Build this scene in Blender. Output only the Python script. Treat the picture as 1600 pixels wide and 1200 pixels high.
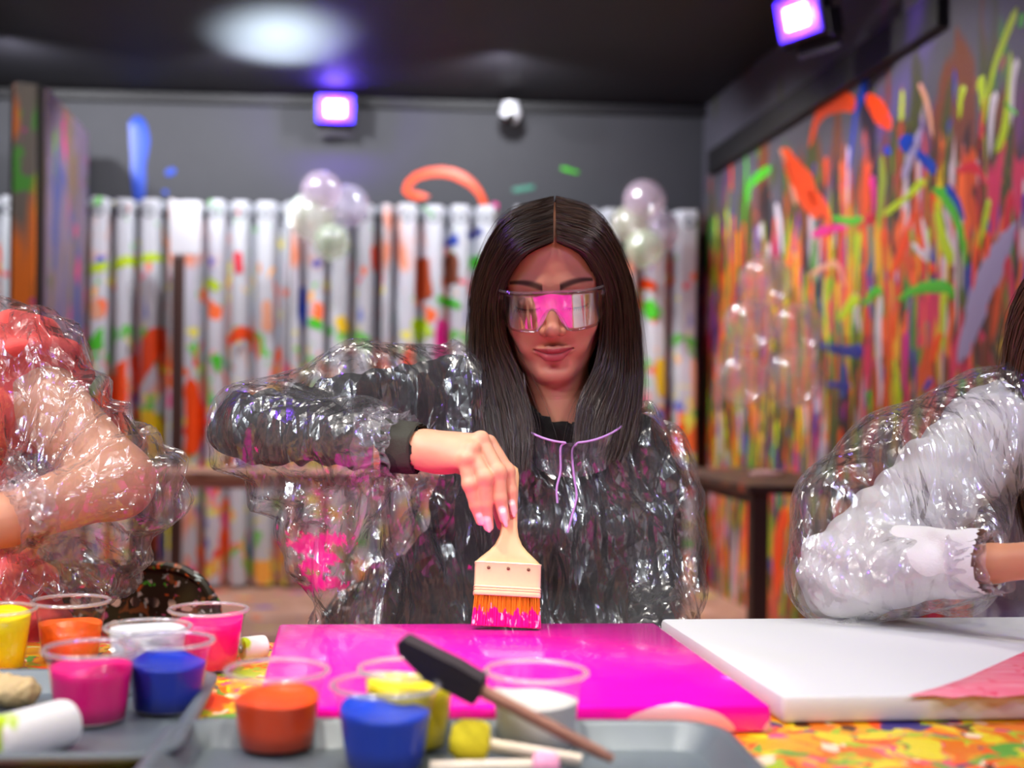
import bpy, math, random
import numpy as np
from math import sin, cos, pi, sqrt, atan2, radians
from mathutils import Vector, Matrix, noise
for o in list(bpy.data.objects): bpy.data.objects.remove(o)
SC = bpy.context.scene; COL = SC.collection
# ------------------------------------------------------------------ camera
F = 1900.0; PX, PY = 680.0, 630.0; ROLL = 0.0105; ZC = 1.03
cd = bpy.data.cameras.new('camera'); cam = bpy.data.objects.new('camera', cd); COL.objects.link(cam)
cd.sensor_width = 36; cd.lens = F / 1600 * 36
cd.shift_x = (800 - PX) / 1600; cd.shift_y = (PY - 600) / 1600
cam.matrix_world = Matrix.Translation((0, 0, ZC)) @ Matrix.Rotation(pi/2, 4, 'X') @ Matrix.Rotation(ROLL, 4, 'Z')
cd.clip_start = 0.05; cd.dof.use_dof = True; cd.dof.focus_distance = 1.47; cd.dof.aperture_fstop = 2.9
SC.camera = cam
def P(x, y, Y):
    """a point at depth Y on the ray through a photograph position"""
    dx, dy = x - PX, y - PY; c, s = cos(ROLL), sin(ROLL)
    return Vector(((dx*c + dy*s) / F * Y, Y, ZC - (-dx*s + dy*c) / F * Y))
def PZ(x, y, z):
    dx, dy = x - PX, y - PY; c, s = cos(ROLL), sin(ROLL)
    return P(x, y, (ZC - z) * F / (-dx*s + dy*c))
# room frame: corner of back and right wall on the floor; u along the back wall (negative = left), v towards the camera
YAW = 0.065; W0 = Vector((1.54, 7.05, 0))
RM = Matrix.Translation(W0) @ Matrix.Rotation(YAW, 4, 'Z') @ Matrix.Diagonal((1, -1, 1, 1)) @ Matrix.Diagonal((1, -1, 1, 1))
RMI = RM.inverted()
def RW(u, v, z): return RM @ Vector((u, -v, z))
def on_right(x, y, off=0.0):
    """room-local (v, z) where the ray through (x, y) meets the right wall"""
    a = RMI @ Vector((0, 0, ZC)); b = RMI @ P(x, y, 1.0); d = b - a
    t = (-off - a.x) / d.x; q = a + d*t; return (-q.y, q.z)
def on_back(x, y, off=0.0):
    a = RMI @ Vector((0, 0, ZC)); b = RMI @ P(x, y, 1.0); d = b - a
    t = (-off - a.y) / d.y; q = a + d*t; return (q.x, q.z)
# ------------------------------------------------------------------ world, lights, exposure
w = bpy.data.worlds.new('world'); SC.world = w; w.use_nodes = True
w.node_tree.nodes['Background'].inputs[0].default_value = (0.55, 0.5, 0.62, 1)
w.node_tree.nodes['Background'].inputs[1].default_value = 0.03
SC.view_settings.view_transform = 'Standard'; SC.view_settings.look = 'None'
SC.view_settings.gamma = 1; SC.view_settings.use_curve_mapping = False
SC.view_settings.exposure = 0.35
SC.cycles.max_bounces = 10; SC.cycles.transparent_max_bounces = 40; SC.cycles.transmission_bounces = 10
SC.cycles.use_denoising = True; SC.cycles.caustics_reflective = False; SC.cycles.caustics_refractive = False
SC.cycles.sample_clamp_indirect = 6
def spot(name, loc, to, energy, col=(1, 1, 1), angle=100, radius=0.05, blend=0.6):
    l = bpy.data.lights.new(name, 'SPOT'); l.energy = energy; l.color = col; l.spot_size = radians(angle)
    l.shadow_soft_size = radius; l.spot_blend = blend
    o = bpy.data.objects.new(name, l); COL.objects.link(o); o.location = loc
    o.rotation_euler = (Vector(to) - Vector(loc)).to_track_quat('-Z', 'Y').to_euler(); return o
WARM = (1.0, 0.93, 0.84)
# track of ceiling spots above the painting table
for x, y, e in ((-1.25, 1.12, 78), (-0.42, 1.10, 26), (0.36, 1.12, 14), (1.25, 1.15, 32)):
    spot('ceiling_or_fill_spot', (x, y, 2.68), (x*0.9, y + 0.2, 0.8), e, WARM, 105, 0.05)
# ceiling spots behind the viewer
for x, y, e in ((-1.9, -0.9, 12), (0.2, -1.4, 8), (1.8, -0.6, 10)):
    spot('ceiling_or_fill_spot', (x, y, 2.68), (x*0.4, 1.4, 0.9), e, (0.85, 0.95, 1.0), 100, 0.10)
# made-up fills: over the pink canvas for face bounce, two toward poncho sleeves
spot('ceiling_or_fill_spot', (0.04, 1.0, 2.68), (0.045, 1.14, 0.77), 112, WARM, 16.5, 0.05, 0.3)
spot('ceiling_or_fill_spot', (-2.0, -0.7, 2.68), (-0.33, 1.48, 0.92), 110, (0.85, 0.95, 1.0), 17, 0.08, 0.5)
spot('ceiling_or_fill_spot', (1.75, -0.4, 2.68), (0.74, 1.52, 0.99), 75, (0.9, 0.96, 1.0), 15, 0.08, 0.5)
# made-up spots behind the viewer, added for glints on the poncho
for p, q, e in (((-1.1, -1.0, 2.68), (0.16, 1.56, 0.80), 90), ((1.3, -1.0, 2.68), (0.18, 1.56, 0.80), 80), ((-0.6, -1.2, 2.68), (-0.24, 1.5, 0.90), 85)):
    spot('poncho_glint_fill', p, q, e, (0.9, 0.96, 1.0), 10.5, 0.11, 0.5)
# two narrow fills, added to brighten the cup fronts
for x, y in ((-0.95, -0.6), (0.75, -0.7)):
    spot('ceiling_or_fill_spot', (x, y, 2.68), (-0.05, 0.98, 0.79), 56, WARM, 25, 0.05, 0.5)
# tube lamps on the ceiling behind the viewer
for x, y in ((-1.3, -0.25), (1.3, -0.25)):
    l = bpy.data.lights.new('tube_lamp', 'AREA'); l.shape = 'RECTANGLE'; l.size = 1.2; l.size_y = .12; l.energy = 7; l.color = (.8, .93, 1.0); o = bpy.data.objects.new('tube_lamp', l); COL.objects.link(o); o.location = (x, y, 2.70)
# second track further back, turned to the back wall and the curtain
for u in (-3.7, -2.55, -1.3):
    spot('ceiling_or_fill_spot', RW(u, 1.05, 2.70), RW(u + 0.05, 0.12, 1.4), 62, (0.93, 0.95, 1.0), 165, 0.05, 0.4)
for v in (1.2, 2.6): spot('ceiling_or_fill_spot', RW(-1.2, v, 2.68), RW(0.0, v, 1.1), 66, (1, .95, .9), 100, 0.05)
# unseen spot in mid-air, added to make the pale glow on the ceiling
spot('ceiling_glow_fill', RW(-2.42, .3, 1.9), RW(-2.36, .98, 2.76), 340, (0.72, 0.86, 1.0), 42, 0.06, 1.0)
spot('ceiling_or_fill_spot', RW(-3.2, 3.0, 2.68), (-1.86, 5.6, 1.7), 45, WARM, 80, 0.05)  # added fill to brighten the partition end
spot('ceiling_or_fill_spot', RW(-1.9, 2.6, 2.68), RW(-2.0, 1.7, 0.7), 60, WARM, 80, 0.05)  # added fill to brighten the back table and floor
UV = (0.22, 0.05, 1.0)
for p in ((-1.9, 0.2, 2.5), (1.8, -0.2, 2.5), (-2.2, 2.6, 2.5)): spot('uv_spot', p, (0.1, 1.5, 0.9), 26, UV, 100, 0.06)
# ------------------------------------------------------------------ materials
def rgb(r, g, b):
    f = lambda c: (c/255/12.92) if c/255 <= 0.04045 else ((c/255 + 0.055)/1.055)**2.4
    return (f(r), f(g), f(b), 1)
MATS = {}
def nmat(name):
    m = bpy.data.materials.new(name); m.use_nodes = True; nt = m.node_tree
    return m, nt, nt.nodes['Principled BSDF']
def N(nt, t, **kw):
    n = nt.nodes.new(t)
    for k, v in kw.items():
        if k.startswith('i_'): n.inputs[int(k[2:])].default_value = v
        else: setattr(n, k, v)
    return n
def bump(nt, b, scale, strength, dist=0.002, vec=(1, 1, 1), detail=3):
    tc = N(nt, 'ShaderNodeTexCoord'); mp = N(nt, 'ShaderNodeMapping'); mp.inputs['Scale'].default_value = vec
    no = N(nt, 'ShaderNodeTexNoise'); no.inputs['Scale'].default_value = scale; no.inputs['Detail'].default_value = detail
    bp = N(nt, 'ShaderNodeBump'); bp.inputs['Strength'].default_value = strength; bp.inputs['Distance'].default_value = dist
    L = nt.links.new; L(tc.outputs['Object'], mp.inputs[0]); L(mp.outputs[0], no.inputs['Vector']); L(no.outputs[0], bp.inputs['Height']); L(bp.outputs[0], b.inputs['Normal'])
    return no
def mat(name, c, rough=0.6, metal=0.0, spec=0.5, bscale=0, bstr=0.3, vec=(1, 1, 1), var=0.0, sss=0, emit=None, es=0, coat=0):
    if name in MATS: return MATS[name]
    m, nt, b = nmat(name); c = c if len(c) == 4 else rgb(*c)
    b.inputs['Base Color'].default_value = c; b.inputs['Roughness'].default_value = rough; b.inputs['Metallic'].default_value = metal
    b.inputs['Specular IOR Level'].default_value = spec; b.inputs['Coat Weight'].default_value = coat; b.inputs['Coat Roughness'].default_value = .08
    if sss: b.inputs['Subsurface Weight'].default_value = sss; b.inputs['Subsurface Radius'].default_value = (.012, .005, .003); b.inputs['Subsurface Scale'].default_value = 1
    if emit: b.inputs['Emission Color'].default_value = emit; b.inputs['Emission Strength'].default_value = es
    if bscale:
        no = bump(nt, b, bscale, bstr, vec=vec)
        if var:
            mx = N(nt, 'ShaderNodeMix', data_type='RGBA'); mx.inputs[6].default_value = tuple(x*(1-var) for x in c[:3]) + (1,); mx.inputs[7].default_value = tuple(min(1, x*(1+var)) for x in c[:3]) + (1,)
            nt.links.new(no.outputs[0], mx.inputs[0]); nt.links.new(mx.outputs[2], b.inputs['Base Color'])
    MATS[name] = m; return m
def layered(name, base, layers, rough=0.55, zden=None, bstr=0.3, spec=0.5):
    """base colour with paint spatter layers: (colour, mapping scale, noise scale, threshold, softness, seed)"""
    m, nt, b = nmat(name); L = nt.links.new
    tc = N(nt, 'ShaderNodeTexCoord'); prev = None; b.inputs['Roughness'].default_value = rough; b.inputs['Specular IOR Level'].default_value = spec
    den = None
    if zden:
        sx = N(nt, 'ShaderNodeSeparateXYZ'); L(tc.outputs['Object'], sx.inputs[0])
        mr = N(nt, 'ShaderNodeMapRange'); mr.inputs[1].default_value = zden[0]; mr.inputs[2].default_value = zden[1]; mr.inputs[3].default_value = zden[2]; mr.inputs[4].default_value = zden[3]
        L(sx.outputs[2], mr.inputs[0]); den = mr.outputs[0]
    for c, vec, sc, th, so, sd in layers:
        mp = N(nt, 'ShaderNodeMapping'); mp.inputs['Scale'].default_value = vec; mp.inputs['Location'].default_value = (sd*1.7, sd*2.3, sd*.9)
        no = N(nt, 'ShaderNodeTexNoise'); no.inputs['Scale'].default_value = sc; no.inputs['Detail'].default_value = 2.5; no.inputs['Distortion'].default_value = .5
        L(tc.outputs['Object'], mp.inputs[0]); L(mp.outputs[0], no.inputs['Vector'])
        src = no.outputs[0]
        if den:
            ad = N(nt, 'ShaderNodeMath', operation='ADD'); L(src, ad.inputs[0]); L(den, ad.inputs[1]); src = ad.outputs[0]
        r = N(nt, 'ShaderNodeMapRange'); r.inputs[1].default_value = th; r.inputs[2].default_value = th + so; L(src, r.inputs[0])
        mx = N(nt, 'ShaderNodeMix', data_type='RGBA'); mx.inputs[7].default_value = c if len(c) == 4 else rgb(*c)
        if prev is None: mx.inputs[6].default_value = base if len(base) == 4 else rgb(*base)
        else: L(prev, mx.inputs[6])
        L(r.outputs[0], mx.inputs[0]); prev = mx.outputs[2]
    L(prev, b.inputs['Base Color'])
    if bstr: bump(nt, b, 40, bstr)
    MATS[name] = m; return m
def film(name, gloss=1.0, haze=0.06, rough=0.06, tint=(.97, .97, .98, 1), bscale=0, bstr=0.4, stain=None, hazecol=(.8, .8, .85, 1), ior=1.5, base=0.03, rough2=None):
    """thin clear plastic film: transmits, reflects by Fresnel, a little milky"""
    m, nt, b = nmat(name); L = nt.links.new; nt.nodes.remove(b); out = nt.nodes['Material Output']
    tr = N(nt, 'ShaderNodeBsdfTransparent'); tr.inputs[0].default_value = tint
    gl = N(nt, 'ShaderNodeBsdfGlossy'); gl.inputs['Roughness'].default_value = rough; gl.inputs[0].default_value = (1, 1, 1, 1)
    g2 = N(nt, 'ShaderNodeBsdfGlossy'); g2.inputs['Roughness'].default_value = rough2 or rough; gm = N(nt, 'ShaderNodeMixShader'); gm.inputs[0].default_value = .5; L(gl.outputs[0], gm.inputs[1]); L(g2.outputs[0], gm.inputs[2])
    df = N(nt, 'ShaderNodeBsdfDiffuse'); df.inputs[0].default_value = hazecol
    tl = N(nt, 'ShaderNodeBsdfTranslucent'); tl.inputs[0].default_value = hazecol
    hz = N(nt, 'ShaderNodeMixShader'); hz.inputs[0].default_value = .45; L(df.outputs[0], hz.inputs[1]); L(tl.outputs[0], hz.inputs[2])
    m1 = N(nt, 'ShaderNodeMixShader'); m1.inputs[0].default_value = haze; L(tr.outputs[0], m1.inputs[1]); L(hz.outputs[0], m1.inputs[2])
    top = m1.outputs[0]
    if stain is not None:
        at = N(nt, 'ShaderNodeAttribute', attribute_name='stain'); sd = N(nt, 'ShaderNodeBsdfDiffuse'); sd.inputs[0].default_value = stain
        m3 = N(nt, 'ShaderNodeMixShader'); L(at.outputs['Fac'], m3.inputs[0]); L(top, m3.inputs[1]); L(sd.outputs[0], m3.inputs[2]); top = m3.outputs[0]
    # Schlick reflectance, the same from both sides of the film
    ge = N(nt, 'ShaderNodeNewGeometry'); dt = N(nt, 'ShaderNodeVectorMath', operation='DOT_PRODUCT'); L(ge.outputs['Normal'], dt.inputs[0]); L(ge.outputs['Incoming'], dt.inputs[1])
    ab = N(nt, 'ShaderNodeMath', operation='ABSOLUTE'); L(dt.outputs['Value'], ab.inputs[0]); om = N(nt, 'ShaderNodeMath', operation='SUBTRACT'); om.inputs[0].default_value = 1; om.use_clamp = True; L(ab.outputs[0], om.inputs[1])
    pw = N(nt, 'ShaderNodeMath', operation='POWER'); L(om.outputs[0], pw.inputs[0]); pw.inputs[1].default_value = 5
    mu = N(nt, 'ShaderNodeMath', operation='MULTIPLY_ADD'); mu.use_clamp = True; L(pw.outputs[0], mu.inputs[0]); mu.inputs[1].default_value = gloss; mu.inputs[2].default_value = base
    m2 = N(nt, 'ShaderNodeMixShader'); L(mu.outputs[0], m2.inputs[0]); L(top, m2.inputs[1]); L(gm.outputs[0], m2.inputs[2])
    L(m2.outputs[0], out.inputs[0])
    if bscale:
        # crinkles: flat facets meeting in sharp creases (polyhedral distance cells, stretched in several directions)
        tc = N(nt, 'ShaderNodeTexCoord'); acc = None; wn = N(nt, 'ShaderNodeTexNoise'); wn.inputs['Scale'].default_value = bscale*.35; wn.inputs['Detail'].default_value = 1; L(tc.outputs['Object'], wn.inputs['Vector'])
        ws = N(nt, 'ShaderNodeVectorMath', operation='MULTIPLY_ADD'); ws.inputs[1].default_value = (.9/bscale,)*3; L(wn.outputs['Color'], ws.inputs[0]); L(tc.outputs['Object'], ws.inputs[2])
        for k, (rot, sc_, st, wt, dm) in enumerate((((.3, .9, .2), .40, .32, .34, 'MANHATTAN'), ((1.1, -.6, .8), .7, .28, .36, 'CHEBYCHEV'), ((.2, -1.2, .5), 1.2, .35, .30, 'MANHATTAN'), ((2.0, .4, 1.3), 2.2, .4, .20, 'CHEBYCHEV'))):
            mp = N(nt, 'ShaderNodeMapping'); mp.inputs['Rotation'].default_value = rot; mp.inputs['Scale'].default_value = (1, 1, st); mp.inputs['Location'].default_value = (k*3.1, k*1.7, 0); L(ws.outputs[0], mp.inputs[0])
            vo = N(nt, 'ShaderNodeTexVoronoi', distance=dm); vo.inputs['Scale'].default_value = bscale*sc_; L(mp.outputs[0], vo.inputs['Vector'])
            ml = N(nt, 'ShaderNodeMath', operation='MULTIPLY'); ml.inputs[1].default_value = wt/(bscale*sc_); L(vo.outputs['Distance'], ml.inputs[0])
            if acc is None: acc = ml.outputs[0]
            else: q = N(nt, 'ShaderNodeMath', operation='ADD'); L(acc, q.inputs[0]); L(ml.outputs[0], q.inputs[1]); acc = q.outputs[0]
        bp = N(nt, 'ShaderNodeBump'); bp.inputs['Strength'].default_value = bstr; bp.inputs['Distance'].default_value = 1.0; L(acc, bp.inputs['Height'])
        for s in (gl, g2, df, tl): L(bp.outputs[0], s.inputs['Normal'])
        L(bp.outputs[0], dt.inputs[0])
    MATS[name] = m; return m
def vcol_mat(name, rough=0.5, sss=0, spec=0.4):
    m, nt, b = nmat(name); at = N(nt, 'ShaderNodeAttribute', attribute_name='Col'); nt.links.new(at.outputs['Color'], b.inputs['Base Color'])
    b.inputs['Roughness'].default_value = rough; b.inputs['Specular IOR Level'].default_value = spec
    if sss: b.inputs['Subsurface Weight'].default_value = sss; b.inputs['Subsurface Radius'].default_value = (.01, .004, .0025); b.inputs['Subsurface Scale'].default_value = 1
    bump(nt, b, 500, .06, .001); MATS[name] = m; return m
# ------------------------------------------------------------------ object helpers
def tag(o, label=None, cat=None, group=None, kind=None):
    for k, v in (('label', label), ('category', cat), ('group', group), ('kind', kind)):
        if v: o[k] = v
    return o
def empty(name, loc=(0, 0, 0), label=None, cat=None, group=None, rz=0):
    o = bpy.data.objects.new(name, None); COL.objects.link(o); o.location = loc; o.rotation_euler = (0, 0, rz); o.empty_display_size = .05
    return tag(o, label, cat, group)
def link(name, me, m=None, parent=None, world=False):
    o = bpy.data.objects.new(name, me); COL.objects.link(o)
    if m: me.materials.append(m)
    if parent:
        o.parent = parent
        if world:
            bpy.context.view_layer.update(); o.matrix_parent_inverse = parent.matrix_world.inverted()
    return o
def mesh(name, V, Fc, m=None, parent=None, smooth=True, world=False):
    me = bpy.data.meshes.new(name); me.from_pydata([tuple(v) for v in V], [], [tuple(f) for f in Fc]); me.validate()
    if smooth: me.polygons.foreach_set('use_smooth', [True]*len(me.polygons))
    me.update(); return link(name, me, m, parent, world)
def qmesh(name, V, Q, m=None, parent=None, smooth=True, world=False, attrs=None):
    """fast mesh from numpy quads"""
    me = bpy.data.meshes.new(name); n = len(Q); k = Q.shape[1]
    me.vertices.add(len(V)); me.vertices.foreach_set('co', np.ascontiguousarray(V, np.float32).ravel())
    me.loops.add(n*k); me.loops.foreach_set('vertex_index', np.ascontiguousarray(Q, np.int32).ravel())
    me.polygons.add(n); me.polygons.foreach_set('loop_start', np.arange(0, n*k, k, dtype=np.int32)); me.polygons.foreach_set('loop_total', np.full(n, k, np.int32))
    me.update(calc_edges=True); me.polygons.foreach_set('use_smooth', np.full(n, smooth))
    for an, dat in (attrs or {}).items():
        if dat.ndim == 2:
            at = me.attributes.new(an, 'FLOAT_COLOR', 'POINT'); at.data.foreach_set('color', np.concatenate([dat, np.ones((len(dat), 1))], 1).astype(np.float32).ravel())
        else:
            at = me.attributes.new(an, 'FLOAT', 'POINT'); at.data.foreach_set('value', dat.astype(np.float32))
    me.update(); return link(name, me, m, parent, world)
class MB:
    """collects shapes of one part"""
    def __init__(s): s.V = []; s.F = []
    def add(s, V, Fc):
        o = len(s.V); s.V += [Vector(v) for v in V]; s.F += [[i+o for i in f] for f in Fc]; return s
    def box(s, c, d, rot=None, bev=0.0):
        c = Vector(c); hx, hy, hz = d[0]/2, d[1]/2, d[2]/2; R = rot or Matrix.Identity(3)
        if bev <= 0:
            V = [c + R @ Vector((x*hx, y*hy, z*hz)) for x in (-1, 1) for y in (-1, 1) for z in (-1, 1)]
            return s.add(V, [(0, 1, 3, 2), (4, 6, 7, 5), (0, 4, 5, 1), (2, 3, 7, 6), (0, 2, 6, 4), (1, 5, 7, 3)])
        V = []; Fc = []
        n = 4; ring = []
        for zi, (z, ins) in enumerate(((-hz, bev), (-hz + bev*.3, bev*.3), (-hz + bev, 0), (hz - bev, 0), (hz - bev*.3, bev*.3), (hz, bev))):
            row = []
            for q, (sx, sy) in enumerate(((1, 1), (-1, 1), (-1, -1), (1, -1))):
                for j in range(n):
                    a = q*pi/2 + j/(n-1)*pi/2; r = max(bev - ins, .0)
                    cx, cy = sx*(hx - bev), sy*(hy - bev)
                    row.append(len(V)); V.append(c + R @ Vector((cx + cos(a)*r, cy + sin(a)*r, z)))
            ring.append(row)
        for a, b in zip(ring, ring[1:]):
            for i in range(len(a)): j = (i+1) % len(a); Fc.append((a[i], a[j], b[j], b[i]))
        Fc.append(ring[0][::-1]); Fc.append(ring[-1]); return s.add(V, Fc)
    def tube(s, pts, r, n=10, cap=True):
        pts = [Vector(p) for p in pts]; rs = r if isinstance(r, (list, tuple)) else [r]*len(pts); V = []; Fc = []
        t0 = (pts[1] - pts[0]).normalized(); up = Vector((0, 0, 1)) if abs(t0.z) < .9 else Vector((1, 0, 0)); nx = t0.cross(up).normalized()
        for i, p in enumerate(pts):
            t = (pts[min(i+1, len(pts)-1)] - pts[max(i-1, 0)]).normalized(); nx = (nx - t*nx.dot(t)).normalized(); ny = t.cross(nx)
            for j in range(n): a = j/n*2*pi; V.append(p + (nx*cos(a) + ny*sin(a))*rs[i])
        for i in range(len(pts)-1):
            for j in range(n): k = (j+1) % n; Fc.append((i*n+j, i*n+k, (i+1)*n+k, (i+1)*n+j))
        if cap: Fc.append(list(range(n))[::-1]); Fc.append([(len(pts)-1)*n + j for j in range(n)])
        return s.add(V, Fc)
    def lathe(s, prof, n=32, c=(0, 0, 0), close=False, M=None):
        V = []; Fc = []; c = Vector(c)
        for r, z in prof:
            for j in range(n):
                a = j/n*2*pi; q = Vector((r*cos(a), r*sin(a), z)); V.append(c + (M @ q if M else q))
        for i in range(len(prof)-1):
            for j in range(n): k = (j+1) % n; Fc.append((i*n+j, i*n+k, (i+1)*n+k, (i+1)*n+j))
        if close: Fc.append(list(range(n))[::-1]); Fc.append([(len(prof)-1)*n + j for j in range(n)])
        return s.add(V, Fc)
    def prism(s, poly, y0, y1, M=None):
        """polygon in x,z extruded along y"""
        n = len(poly); V = [Vector((x, y, z)) for y in (y0, y1) for x, z in poly]
        if M: V = [M @ v for v in V]
        return s.add(V, [list(range(n)), list(range(n, 2*n))[::-1]] + [(i, i+n, (i+1) % n + n, (i+1) % n) for i in range(n)])
    def build(s, name, m, parent=None, smooth=True, world=False): 
        o = mesh(name, s.V, s.F, m, parent, smooth, world)
        if smooth: sharp(o)
        return o
def sharp(o, ang=38):
    me = o.data; ed = {}
    for p in me.polygons:
        for k in p.edge_keys: ed.setdefault(k, []).append(p.index)
    c = cos(radians(ang)); N_ = [p.normal.copy() for p in me.polygons]; at = me.attributes.new('sharp_edge', 'BOOLEAN', 'EDGE')
    for e in me.edges:
        f = ed.get(tuple(sorted(e.vertices)), [])
        if len(f) == 2 and N_[f[0]].dot(N_[f[1]]) < c: at.data[e.index].value = True
def catmull(pts, n):
    pts = [Vector(p) for p in pts]; out = []; m = len(pts) - 1
    for i in range(n+1):
        t = i/n*m; k = min(int(t), m-1); u = t-k
        p0 = pts[k-1] if k else pts[0]*2 - pts[1]; p1 = pts[k]; p2 = pts[k+1]; p3 = pts[k+2] if k+2 <= m else pts[m]*2 - pts[m-1]
        out.append(.5*((2*p1) + (p2-p0)*u + (2*p0-5*p1+4*p2-p3)*u*u + (3*p1-p0-3*p2+p3)*u**3))
    return out
# ------------------------------------------------------------------ signed-distance modelling for bodies and drapes
class Sdf:
    def __init__(s, lo, hi, h):
        s.lo = np.array(lo, float); s.h = h; s.n = np.ceil((np.array(hi, float) - s.lo)/h).astype(int) + 1; s.a = np.full(s.n, 1.0, np.float32)
    def _g(s, lo, hi):
        i0 = np.clip(np.floor((np.array(lo) - s.lo)/s.h).astype(int), 0, s.n); i1 = np.clip(np.ceil((np.array(hi) - s.lo)/s.h).astype(int) + 1, 0, s.n)
        sl = tuple(slice(a, b) for a, b in zip(i0, i1)); ax = [np.arange(a, b)*s.h + l for a, b, l in zip(i0, i1, s.lo)]
        return sl, np.stack(np.meshgrid(*ax, indexing='ij'), -1).astype(np.float32)
    def put(s, d, sl, k, op):
        a = s.a[sl]
        if op == 'u':
            if k <= 0: s.a[sl] = np.minimum(a, d)
            else: h = np.clip(.5 + .5*(a - d)/k, 0, 1); s.a[sl] = a*(1-h) + d*h - k*h*(1-h)
        else:
            d = -d
            if k <= 0: s.a[sl] = np.maximum(a, d)
            else: h = np.clip(.5 - .5*(a - d)/k, 0, 1); s.a[sl] = a*(1-h) + d*h + k*h*(1-h)
    def cap(s, a, b, ra, rb=None, k=0.01, op='u'):
        rb = ra if rb is None else rb; a = np.array(a, float); b = np.array(b, float); m = max(ra, rb) + k + 3*s.h
        sl, p = s._g(np.minimum(a, b) - m, np.maximum(a, b) + m)
        if p.size == 0: return s
        ba = b - a; t = np.clip(((p - a) @ ba)/max(ba @ ba, 1e-12), 0, 1)
        s.put(np.linalg.norm(p - a - t[..., None]*ba, axis=-1) - (ra + (rb-ra)*t), sl, k, op); return s
    def ell(s, c, r, k=0.01, op='u', M=None):
        c = np.array(c, float); r = np.array(r, float); m = max(r) + k + 3*s.h; sl, p = s._g(c - m, c + m)
        if p.size == 0: return s
        q = p - c
        if M is not None: q = q @ np.array(M)          # rows: world -> local
        k0 = np.linalg.norm(q/r, axis=-1); k1 = np.linalg.norm(q/(r*r), axis=-1) + 1e-9
        s.put(k0*(k0 - 1)/k1, sl, k, op); return s
    def tri(s, a, b, c, r, k=0.02, op='u'):
        a, b, c = (np.array(x, float) for x in (a, b, c)); m = r + k + 3*s.h; st = np.stack([a, b, c]); sl, p = s._g(st.min(0) - m, st.max(0) + m)
        if p.size == 0: return s
        nrm = np.cross(b - a, c - a); nrm /= np.linalg.norm(nrm)
        def seg(u, v):
            uv = v - u; t = np.clip(((p - u) @ uv)/(uv @ uv), 0, 1); return np.linalg.norm(p - u - t[..., None]*uv, axis=-1)
        d = np.minimum(np.minimum(seg(a, b), seg(b, c)), seg(c, a))
        ins = np.ones(p.shape[:-1], bool)
        for u, v in ((a, b), (b, c), (c, a)): ins &= ((p - u) @ np.cross(nrm, v - u)) >= 0
        d = np.where(ins, np.abs((p - a) @ nrm), d); s.put(d - r, sl, k, op); return s
    def mesh(s):
        a = s.a; m = (a < 0); n = s.n - 1; c = np.zeros(n, np.int8); cor = [(i, j, k) for i in (0, 1) for j in (0, 1) for k in (0, 1)]
        for o in cor: c += m[o[0]:o[0]+n[0], o[1]:o[1]+n[1], o[2]:o[2]+n[2]]
        act = (c > 0) & (c < 8); idx = np.argwhere(act); vid = np.full(n, -1, np.int32); vid[act] = np.arange(len(idx))
        S = np.zeros((len(idx), 3)); C = np.zeros(len(idx))
        val = {o: a[idx[:, 0]+o[0], idx[:, 1]+o[1], idx[:, 2]+o[2]] for o in cor}
        for o in cor:
            for ax in range(3):
                if o[ax] == 0:
                    q = list(o); q[ax] = 1; q = tuple(q); v0, v1 = val[o], val[q]; x = (v0 < 0) != (v1 < 0)
                    t = v0[x]/(v0[x] - v1[x]); pt = np.tile(np.array(o, float), (x.sum(), 1)); pt[:, ax] = t; S[x] += pt; C[x] += 1
        V = s.lo + (idx + S/C[:, None])*s.h; Q = []
        for ax in range(3):
            b, d = (ax+1) % 3, (ax+2) % 3; sl0 = [slice(None)]*3; sl1 = [slice(None)]*3; sl0[ax] = slice(0, -1); sl1[ax] = slice(1, None)
            m0, m1 = m[tuple(sl0)], m[tuple(sl1)]; e = np.argwhere(m0 != m1); ok = (e[:, b] > 0) & (e[:, d] > 0) & (e[:, b] < n[b]) & (e[:, d] < n[d]); e = e[ok]
            fl = m0[e[:, 0], e[:, 1], e[:, 2]]; cells = []
            for ob, od in ((1, 1), (0, 1), (0, 0), (1, 0)):
                g = e.copy(); g[:, b] -= ob; g[:, d] -= od; cells.append(vid[g[:, 0], g[:, 1], g[:, 2]])
            q = np.stack(cells, 1); q[~fl] = q[~fl][:, ::-1]; Q.append(q)
        return V, np.concatenate(Q)
def normals(V, Q):
    n = np.cross(V[Q[:, 2]] - V[Q[:, 0]], V[Q[:, 3]] - V[Q[:, 1]]); out = np.zeros_like(V)
    for i in range(4): np.add.at(out, Q[:, i], n)
    return out/(np.linalg.norm(out, axis=1, keepdims=True) + 1e-12)
def relax(V, Q, it=2, f=.5):
    for _ in range(it):
        S = np.zeros_like(V); C = np.zeros(len(V))
        for i in range(4):
            for j in (1, 3): np.add.at(S, Q[:, i], V[Q[:, (i+j) % 4]]); np.add.at(C, Q[:, i], 1)
        V = V*(1-f) + f*S/np.maximum(C, 1)[:, None]
    return V
def cut(V, Q, keep):
    """keep quads whose vertices are all kept; drops the loose vertices"""
    q = Q[keep[Q].all(1)]; u = np.unique(q); mp = np.full(len(V), -1); mp[u] = np.arange(len(u)); return V[u], mp[q], u
def tri_w(t): return np.abs((t % 1) - .5)*2
def wsin(V, f, seed):
    r = np.random.RandomState(seed); o = np.zeros(len(V))
    for i in range(4):
        n = r.normal(size=3); n /= np.linalg.norm(n); o += np.sin(V @ n*f*(1 + i*.6)*6.283 + r.rand()*6.28)/(1 + i*.5)
    return o/2
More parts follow.
